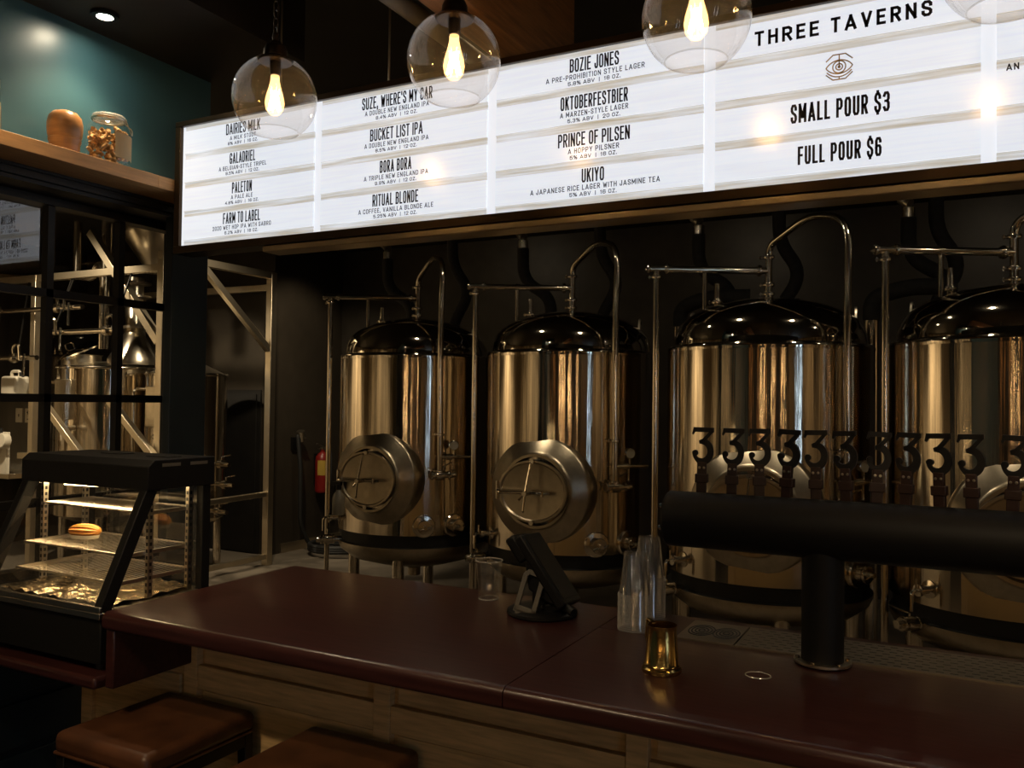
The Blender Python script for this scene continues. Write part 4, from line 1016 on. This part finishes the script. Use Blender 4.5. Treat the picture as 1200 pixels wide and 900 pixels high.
    # lower ports
    for th in (40, 62):
        c = Pt(th, 0.60, 0.762); rd = Vector((c.x, c.y, 0)).normalized(); tg_ = Vector((-rd.y, rd.x, 0))
        pm = MB().lathe([(0.085, 0.0), (0.085, 0.018), (0.078, 0.026), (0.045, 0.030), (0.040, 0.06), (0.050, 0.062), (0.052, 0.072), (0.048, 0.084), (0, 0.086)], 28, c, rd)
        pm.tube([c + rd * 0.09 + tg_ * 0.05, c + rd * 0.09 - tg_ * 0.045 + Vector((0, 0, -0.02))], 0.007, 8)
        pm.tube([c + rd * 0.084, c + rd * 0.12], 0.014, 10)
        pm.build('port', 'pipe', t)
    c = Pt(-40, 0.60, 0.775); rd = Vector((c.x, c.y, 0)).normalized(); tg_ = Vector((-rd.y, rd.x, 0))
    pm = MB().lathe([(0.045, 0), (0.045, 0.015), (0.02, 0.02), (0.02, 0.07), (0.03, 0.072), (0.03, 0.09), (0, 0.092)], 20, c, rd); pm.tube(bend([c + rd * 0.08, c + rd * 0.13, c + rd * 0.13 - Vector((0, 0, 0.10))], 0.03), 0.010, 8); pm.tube([c + rd * 0.1, c + rd * 0.1 + Vector((0, 0, 0.06))], 0.005, 8)
    pm.build('sample_valve', 'pipe', t)
    c = Pt(-44, 0.575, 0.60); rd = Vector((c.x, c.y, 0)).normalized(); tg_ = Vector((-rd.y, rd.x, 0))
    pm = MB().tube([c - rd * 0.05, c + rd * 0.20], 0.022, 12); clamp(pm, c + rd * 0.07, rd); clamp(pm, c + rd * 0.16, rd); pm.lathe([(0, -0.03), (0.036, -0.03), (0.038, 0), (0.036, 0.03), (0, 0.03)], 18, c + rd * 0.115, rd)
    pm.tube([c + rd * 0.115, c + rd * 0.115 + Vector((0, 0, 0.05)), c + rd * 0.10 - tg_ * 0.15 + Vector((0, 0, 0.055))], 0.007, 8)
    pm.build('drain_valve', 'pipe', t)
    return t
tank0 = make_tank('leftmost steel fermentation tank, with a spray bottle hanging beside its round manway')
tank0.rotation_euler = (0, 0, 0)
dup(tank0, (-2.44, 5.65, 0), 'second steel fermentation tank from the left, behind the payment terminal')
dup(tank0, (-1.00, 5.37, 0), 'third steel fermentation tank from the left, behind the left end of the tap tower')
dup(tank0, (0.30, 5.22, 0), 'rightmost steel fermentation tank, cut off by the right photo edge')

sb = thing('spray_bottle', 'cloudy plastic spray bottle hanging left of the leftmost tank manway', 'spray bottle', (-4.02, 5.00, 0.835))
MB().lathe([(0, 0), (0.042, 0), (0.046, 0.006), (0.046, 0.12), (0.040, 0.145), (0.020, 0.175), (0.016, 0.185), (0.016, 0.20)], 28).build('bottle', 'bottle_plastic', sb)
MB().lathe([(0, 0.225), (0.018, 0.225), (0.020, 0.20), (0.020, 0.185), (0, 0.185)], 20).box(-0.055, 0.025, -0.012, 0.012, 0.215, 0.245).bar((-0.035, 0, 0.215), (-0.045, 0, 0.165), 0.012).build('trigger_head', 'blackmetal', sb, bevel=0.002)
MB().tube([(0.02, 0.0, 0.235), (0.03, 0.06, 0.26), (0.03, 0.20, 0.262)], 0.003, 6).build('hook_wire', 'steel', sb)

# glycol header pipe with insulated drops behind the tanks
hp = thing('coolant_header_pipe', 'long steel coolant pipe with drops on the back wall, seen just below the menu board', 'pipe', (-1.0, 6.4, 3.225))
MB().cyl((-4.6, 0, 0), (6.0, 0, 0), 0.026, 18).build('header', 'pipe', hp)
for x in (-4.2, -2.0, 0.5, 3.0): MB().cyl((x, 0, 0.0), (x, 0, 0.225), 0.008, 8).build('hanger_rod', 'steel', hp)
def drop(x, kind):
    if kind == 'stub':
        m_ = MB().cyl((x, 0, 0), (x, 0, -0.12), 0.036, 18); s_ = m_.build('drop_stub', 'pipe', hp)
        MB().tube(bend([(x, 0, -0.115), (x, 0.02, -0.34), (x + 0.16, 0.06, -0.58), (x - 0.02, 0.06, -0.85), (x - 0.02, 0.02, -1.4)], 0.14), 0.048, 16).build('insulated_hose', 'insul', s_)
    else:
        m_ = MB().tube([(x - 0.02, 0.0, -0.01), (x - 0.01, -0.03, -0.19)], 0.022, 14).lathe([(0, -0.04), (0.036, -0.04), (0.036, 0.04), (0, 0.04)], 16, (x - 0.02, -0.02, -0.13), (0.7, -0.3, -0.6)).bar((x - 0.20, -0.06, -0.04), (x - 0.03, -0.06, -0.14), 0.024, 0.008)
        s_ = m_.build('valve', 'steel', hp)
        MB().cyl((x, -0.03, -0.18), (x, -0.03, -0.25), 0.043, 20).build('coupling', 'pipe', s_)
        MB().tube(bend([(x, -0.03, -0.245), (x, -0.02, -0.52), (x + 0.24, 0.02, -0.66), (x + 0.23, 0.05, -0.90), (x + 0.15, 0.0, -1.4)], 0.14), 0.050, 16).build('insulated_hose', 'insul', s_)
for x in (-4.60, -3.206, -1.709, -0.257): drop(x + 1.0, 'valve')
for x in (-3.925, -2.527, -1.121, -0.089): drop(x + 1.0, 'stub')
# return lines behind the tanks
rl = None
for (x, y, lab) in ((-1.79, 6.18, 'black insulated elbow pipe rising between the second and third tanks'), (-0.47, 6.12, 'black insulated elbow pipe rising between the third and rightmost tanks')):
    if rl is None:
        rl = thing('insulated_pipe', lab, 'pipe', (x, y, 0), group='insulated elbow pipes behind the tanks')
        MB().tube(bend([(0, 0, 2.26), (0, 0, 2.40), (0.20, -0.02, 2.47), (0.50, 0.05, 2.47)], 0.16, 8), 0.055, 18).build('insulation', 'insul', rl)
        MB().cyl((0, 0, 0.0), (0, 0, 2.265), 0.047, 20).build('riser', 'pipe', rl)
    else: dup(rl, (x, y, 0), lab)

# ---------------------------------------------------------------- brewery back corner
fe = thing('fire_extinguisher', 'red fire extinguisher with yellow label on the dark side wall', 'fire extinguisher', (-6.40, 7.66, 0.62))
MB().lathe([(0, 0), (0.07, 0), (0.078, 0.012), (0.08, 0.03), (0.08, 0.36), (0.072, 0.41), (0.045, 0.45), (0.025, 0.465), (0.025, 0.49), (0, 0.49)], 28).build('cylinder', 'red', fe)
lb = MB(); ang_ = [radians(-90 + i * 12) for i in range(14)]
lb.add([(0.0812 * cos(a), 0.0812 * sin(a), z) for a in ang_ for z in (0.20, 0.37)], [(2 * i, 2 * i + 2, 2 * i + 3, 2 * i + 1) for i in range(13)])
lb.build('label_band', 'yellow', fe)
MB().box(-0.02, 0.02, -0.02, 0.02, 0.48, 0.52).bar((0, 0.02, 0.52), (0.0, -0.10, 0.56), 0.018, 0.008).bar((0, 0.02, 0.50), (0.0, -0.09, 0.50), 0.018, 0.008).build('valve_head', 'steel', fe)
MB().tube(bend([(0, 0.02, 0.50), (0.05, 0.09, 0.48), (0.085, 0.06, 0.3), (0.085, 0.05, 0.12)], 0.06), 0.010, 8).build('hose', 'rubber', fe)
MB().box(-0.10, -0.078, -0.03, 0.03, 0.10, 0.44).build('wall_bracket', 'blackmetal', fe)
hs = thing('washdown_hose', 'black wash-down hose hanging on the dark wall and coiled on the floor', 'hose', (-6.38, 7.30, 0))
MB().tube(bend([(-0.02, 0.0, 1.24), (-0.02, -0.06, 1.30), (0.02, -0.05, 0.9), (0.0, -0.02, 0.3), (0.05, 0.1, 0.03), (0.25, 0.25, 0.03)], 0.12, 8), 0.024, 12).build('hanging_hose', 'rubber', hs)
co = []
for i in range(90):
    a = 2 * pi * i / 30; co.append((0.45 + 0.33 * cos(a), 0.10 + 0.30 * sin(a), 0.03 + 0.022 * i / 30 + 0.02))
MB().tube(co, 0.024, 10).build('coil', 'rubber', hs)
MB().tube([(-0.02, -0.0, 1.22), (0.0, -0.04, 1.33)], [0.03, 0.045], 14).lathe([(0, -0.02), (0.03, 0), (0, 0.02)], 12, (0.0, 0.02, 1.25)).build('nozzle', 'steel', hs)
MB().box(-0.12, -0.09, -0.06, 0.06, 1.12, 1.26).bar((-0.10, 0, 1.2), (-0.02, 0, 1.22), 0.02).build('wall_hook', 'blackmetal', hs)

# ---------------------------------------------------------------- brewhouse behind the window
def frame_thing(label, loc, bars, name='steel_frame', cat='frame'):
    f = thing(name, label, cat, loc)
    o = Vector(loc)
    for (nm, a, b, wd) in bars:
        MB().bar(Vector(a) - o, Vector(b) - o, wd).build(nm, 'frame_steel', f, bevel=0.004)
    return f
fx, fy0, fy1, zt_ = -6.16, 5.2, 6.54, 2.95
frame_thing('square steel tube frame with diagonal braces standing around the brew kettles', (fx, fy0, 0), [
    ('post', (fx, fy0, 0), (fx, fy0, 2.97), 0.075), ('post', (fx, fy1, 0), (fx, fy1, 2.95), 0.075), ('post', (-7.93, fy0, 0), (-7.93, fy0, 2.86), 0.07), ('post', (-8.09, fy1, 0), (-8.09, fy1, 2.86), 0.07),
    ('top_rail', (fx, fy0 - 0.04, 2.94), (fx, fy1 + 0.04, 2.94), 0.07), ('front_rail', (-8.7, fy0, 2.83), (fx, fy0, 2.83), 0.065), ('rear_rail', (-8.1, fy1, 2.82), (fx, fy1, 2.82), 0.065),
    ('floor_rail', (fx, fy0, 0.09), (fx, fy1, 0.09), 0.05), ('middle_rail', (fx, fy0, 0.70), (fx, fy1, 0.72), 0.05),
    ('diagonal_brace', (-7.14, fy0, 3.22), (fx - 0.03, fy0, 2.17), 0.07), ('diagonal_brace', (fx, 5.62, 2.92), (fx, fy1 - 0.03, 2.18), 0.06), ('diagonal_brace', (-7.70, fy0 - 0.08, 1.65), (-7.12, fy0 - 0.08, 1.17), 0.06), ('diagonal_brace', (-6.72, fy0 - 0.08, 1.65), (-6.14, fy0 - 0.08, 1.17), 0.06),
    ('platform_rail', (-8.1, fy0 - 0.02, 1.10), (fx, fy0 - 0.02, 1.10), 0.06)])
def kettle(loc, R, h, label):
    k = thing('brew_kettle', label, 'kettle', loc, group='steel kettles in the brewhouse')
    MB().lathe([(R, 0.5), (R, h)], 72).build('body', 'tank', k)
    MB().lathe([(0, 0.38), (R * 0.6, 0.42), (R, 0.5)], 48).build('bottom', 'door', k)
    MB().torus(R, 0.016, (0, 0, h), n=72).build('rim', 'pipe', k)
    for a in (45, 135, 225, 315): MB().cyl((R * 0.8 * cos(radians(a)), R * 0.8 * sin(radians(a)), 0), (R * 0.8 * cos(radians(a)), R * 0.8 * sin(radians(a)), 0.48), 0.04, 16).build('leg', 'pipe', k)
    MB().box(-0.10, 0.14, -R - 0.03, -R + 0.1, h - 0.52, h - 0.12).build('sight_plate', 'door', k, bevel=0.01)
    MB().tube(bend([(-0.22, -R + 0.12, h - 0.15), (-0.22, -R - 0.06, h - 0.15), (-0.22, -R - 0.06, h - 0.9), (-0.22, -R + 0.12, h - 0.9)], 0.05), 0.018, 12).build('sight_tube', 'pipe', k)
    MB().tube(bend([(0.15, -R + 0.02, h - 0.6), (0.15, -R - 0.14, h - 0.6), (0.30, -R - 0.14, h - 0.62)], 0.04), 0.025, 12).tube([(0.15, -R - 0.1, h - 0.58), (0.17, -R - 0.11, h - 0.46)], 0.010, 8).build('valve', 'pipe', k)
    return k
k1 = kettle((-7.79, 5.91, 0), 0.50, 1.975, 'left brew kettle behind the window, with a round lid tilted open and a vent stack')
h = 1.975
MB().lathe([(0.50, h), (0.15, h + 0.07), (0, h + 0.07)], 56).build('top_plate', 'steel', k1)
MB().lathe([(0.19, h - 0.02), (0.19, h + 0.13), (0.205, h + 0.14), (0, h + 0.14)], 40, (-0.24, -0.14, 0)).build('manhole_neck', 'steel', k1)
mb = MB(); mb.T = Matrix.Translation((-0.24, -0.14, h + 0.17)) @ Matrix.Rotation(radians(-12), 4, 'Y') @ Matrix.Rotation(radians(22), 4, 'X')
mb.lathe([(0.25, 0), (0.255, 0.015), (0.23, 0.04), (0.14, 0.07), (0, 0.085)], 40).lathe([(0.25, 0), (0, 0.0)], 40)
mb.tube(bend([(-0.06, -0.1, 0.075), (-0.06, -0.1, 0.13), (0.06, -0.1, 0.13), (0.06, -0.1, 0.075)], 0.03), 0.008, 8)
mb.build('manhole_lid', 'polish', k1)
mb = MB().lathe([(0.25, h + 0.04), (0.25, h + 0.10), (0.11, h + 0.34), (0.088, h + 0.38), (0.088, h + 0.95), (0, h + 0.95)], 36, (0.25, 0.10, 0))
for z in (0.42, 0.74, 0.88): mb.lathe([(0.088, h + z), (0.16, h + z), (0.16, h + z + 0.02), (0.088, h + z + 0.02)], 24, (0.25, 0.10, 0))
mb.build('vent_stack', 'steel', k1)
k2 = kettle((-6.85, 6.10, 0), 0.39, 1.915, 'right brew kettle with side drain valves, half hidden by the navy wall post')
h = 1.915
MB().lathe([(0.39, h), (0.10, h + 0.14), (0.06, h + 0.15), (0.06, h + 0.22), (0, h + 0.22)], 48).build('cone_top', 'steel', k2)
MB().tube([(0.18, 0.0, h + 0.02), (0.18, 0.0, h + 0.26)], 0.022, 12).lathe([(0, -0.04), (0.045, -0.03), (0.045, 0.03), (0, 0.05)], 14, (0.18, 0, h + 0.28)).tube([(0.12, 0, h + 0.30), (0.26, -0.02, h + 0.32)], 0.009, 8).build('vent_valve', 'pipe', k2)
for z, x in ((1.04, 0.66), (0.845, 0.72), (0.58, 0.64)):
    MB().tube([(0.30, 0.0, z), (x, -0.06, z)], 0.022, 12).lathe([(0, -0.03), (0.045, -0.03), (0.045, 0.03), (0, 0.03)], 16, (x - 0.12, -0.04, z), (1, -0.17, 0)).tube([(x - 0.12, -0.04, z), (x - 0.12, -0.04, z + 0.07), (x + 0.04, -0.08, z + 0.10)], 0.008, 8).build('drain_valve', 'pipe', k2)
# overhead pipes
def pipe_thing(name, label, pts, r, rad=0.06, cat='pipe', extra=None):
    p = MB().tube(bend(pts, rad), r, 14)
    for (c, ax) in (extra or []): clamp(p, c, ax, r + 0.014, 0.025)
    return tag(p.build(name, 'pipe'), label, cat)
pipe_thing('steam_pipe', 'thick upper steel pipe behind the window bending down beside the left kettle lid', [(-9.4, 5.5, 2.97), (-7.52, 5.5, 2.86), (-7.42, 5.5, 2.98), (-7.34, 5.5, 2.92), (-7.34, 5.5, 2.15)], 0.045)
pipe_thing('vent_pipe', 'thin upright steel pipe behind the window rising to the ceiling', [(-7.64, 5.42, 2.83), (-7.64, 5.42, 3.40)], 0.040)
pipe_thing('vent_pipe', 'bright upright steel pipe behind the window beside the hopper', [(-7.12, 5.35, 2.86), (-7.12, 5.35, 3.38)], 0.045)
def valve_run(label, y, z, x0, x1, vx):
    r = thing('valve_manifold', label, 'pipe', ((x0 + x1) / 2, y, z)); m = (x0 + x1) / 2
    MB().cyl((x0 - m, 0, 0), (x1 - m, 0, 0), 0.024, 12).build('pipe_run', 'pipe', r)
    for x in vx:
        MB().bar((x - m + 0.05, 0, 0), (x - m + 0.05, 5.2 - y, 2.80 - z), 0.012).build('bracket', 'blackmetal', r)
        MB().lathe([(0, -0.03), (0.045, -0.03), (0.048, 0), (0.045, 0.03), (0, 0.03)], 16, (x - m, 0, 0), (1, 0, 0)).tube(bend([(x - m, 0, 0.0), (x - m, -0.02, 0.12), (x - m + 0.10, -0.02, 0.14), (x - m + 0.12, -0.02, -0.02)], 0.05), 0.014, 10).tube([(x - m + 0.2, -0.03, 0.04), (x - m + 0.22, -0.05, -0.17)], 0.012, 8).build('valve', 'pipe', r)
valve_run('upper run of pipe valves behind the left window panes', 5.1, 2.51, -8.9, -7.1, (-8.5, -7.45))
valve_run('middle run of pipe valves in front of the open kettle lid', 5.0, 2.27, -7.45, -6.5, (-7.42, -6.62))
valve_run('lower run of pipe valves at the left photo edge', 5.1, 2.05, -8.9, -7.75, (-8.55, -8.1))
gh = thing('grist_hopper', 'inverted steel cone hopper hanging behind the window', 'hopper', (-7.1, 5.9, 2.93))
MB().lathe([(0.07, 0.0), (0.32, 0.36), (0.32, 0.44)], 40).build('cone', 'steel', gh)
MB().lathe([(0.075, 0.0), (0.10, 0.0), (0.10, 0.03), (0.075, 0.03)], 24).build('outlet_flange', 'pipe', gh)
for a in (0, 120, 240): MB().cyl((0.3 * cos(radians(a)), 0.3 * sin(radians(a)), 0.42), (0.3 * cos(radians(a)), 0.3 * sin(radians(a)), 0.52), 0.008, 8).build('hanger', 'steel', gh)
# control bench beneath
jc = thing('jerrycan', 'white plastic jerrycan on the shelf behind the left window pane', 'jerrycan', (-8.45, 5.34, 1.662))
MB().box(-0.13, 0.13, -0.08, 0.08, 0, 0.22).build('can', 'white', jc, bevel=0.03, seg=3)
MB().tube(bend([(-0.06, 0, 0.21), (-0.06, 0, 0.27), (0.07, 0, 0.27), (0.07, 0, 0.21)], 0.03), 0.016, 10).build('handle', 'white', jc)
MB().cyl((0.10, 0, 0.21), (0.10, 0, 0.26), 0.024, 14).build('cap', 'rubber', jc)
bh = thing('control_bench', 'steel bench with backboard behind the left window panes', 'bench', (-8.55, 5.45, 0))
MB().box(-0.75, 0.20, -0.22, 0.22, 1.625, 1.66).build('shelf_top', 'frame_steel', bh, bevel=0.003)
MB().box(-0.75, 0.20, -0.22, 0.22, 0.85, 0.90).build('bench_top', 'frame_steel', bh, bevel=0.003)
MB().box(-0.75, 0.20, 0.19, 0.22, 0.90, 1.625).build('back_board', 'grey', bh, smooth=False)
for a in (-0.72, 0.17):
    for b in ((-0.19, 0.19) if a < 0 else (0.19,)): MB().box(a - 0.02, a + 0.02, b - 0.02, b + 0.02, 0, 1.625).build('leg', 'frame_steel', bh, smooth=False)
for x, nm in ((-0.28, 'switch_plate'), (-0.12, 'socket_plate')):
    m_ = MB().box(x - 0.055, x + 0.055, 0.175, 0.19, 1.40, 1.55); m_.mi = 1
    if nm == 'switch_plate': m_.box(x - 0.006, x + 0.006, 0.172, 0.176, 1.46, 1.49)
    else: m_.box(x - 0.02, x + 0.02, 0.172, 0.176, 1.50, 1.515); m_.box(x - 0.006, x + 0.006, 0.172, 0.176, 1.485, 1.53); m_.box(x - 0.015, x + 0.015, 0.172, 0.176, 1.43, 1.442)
    m_.build(nm, ['white', 'rubber'], bh, smooth=False)
gp = thing('gauge_panel', 'white panel with two round knobs just left of the pastry case, seen through the window', 'panel', (-8.42, 5.20, 0.90))
MB().box(-0.16, 0.10, -0.02, 0.02, 0.0, 0.42).build('plate', 'white', gp, bevel=0.005)
for x, z in ((-0.04, 0.27), (0.09, 0.33)):
    MB().lathe([(0, 0.09), (0.07, 0.088), (0.078, 0.07), (0.078, 0.02), (0, 0.02)], 24, (x, 0, z), (0.1, -1, 0.1)).build('knob', 'white', gp)
for x in (-0.1, -0.03, 0.03): MB().cyl((x, -0.03, 0.40), (x, -0.03, 0.46), 0.012, 10).build('indicator', 'rubber', gp)
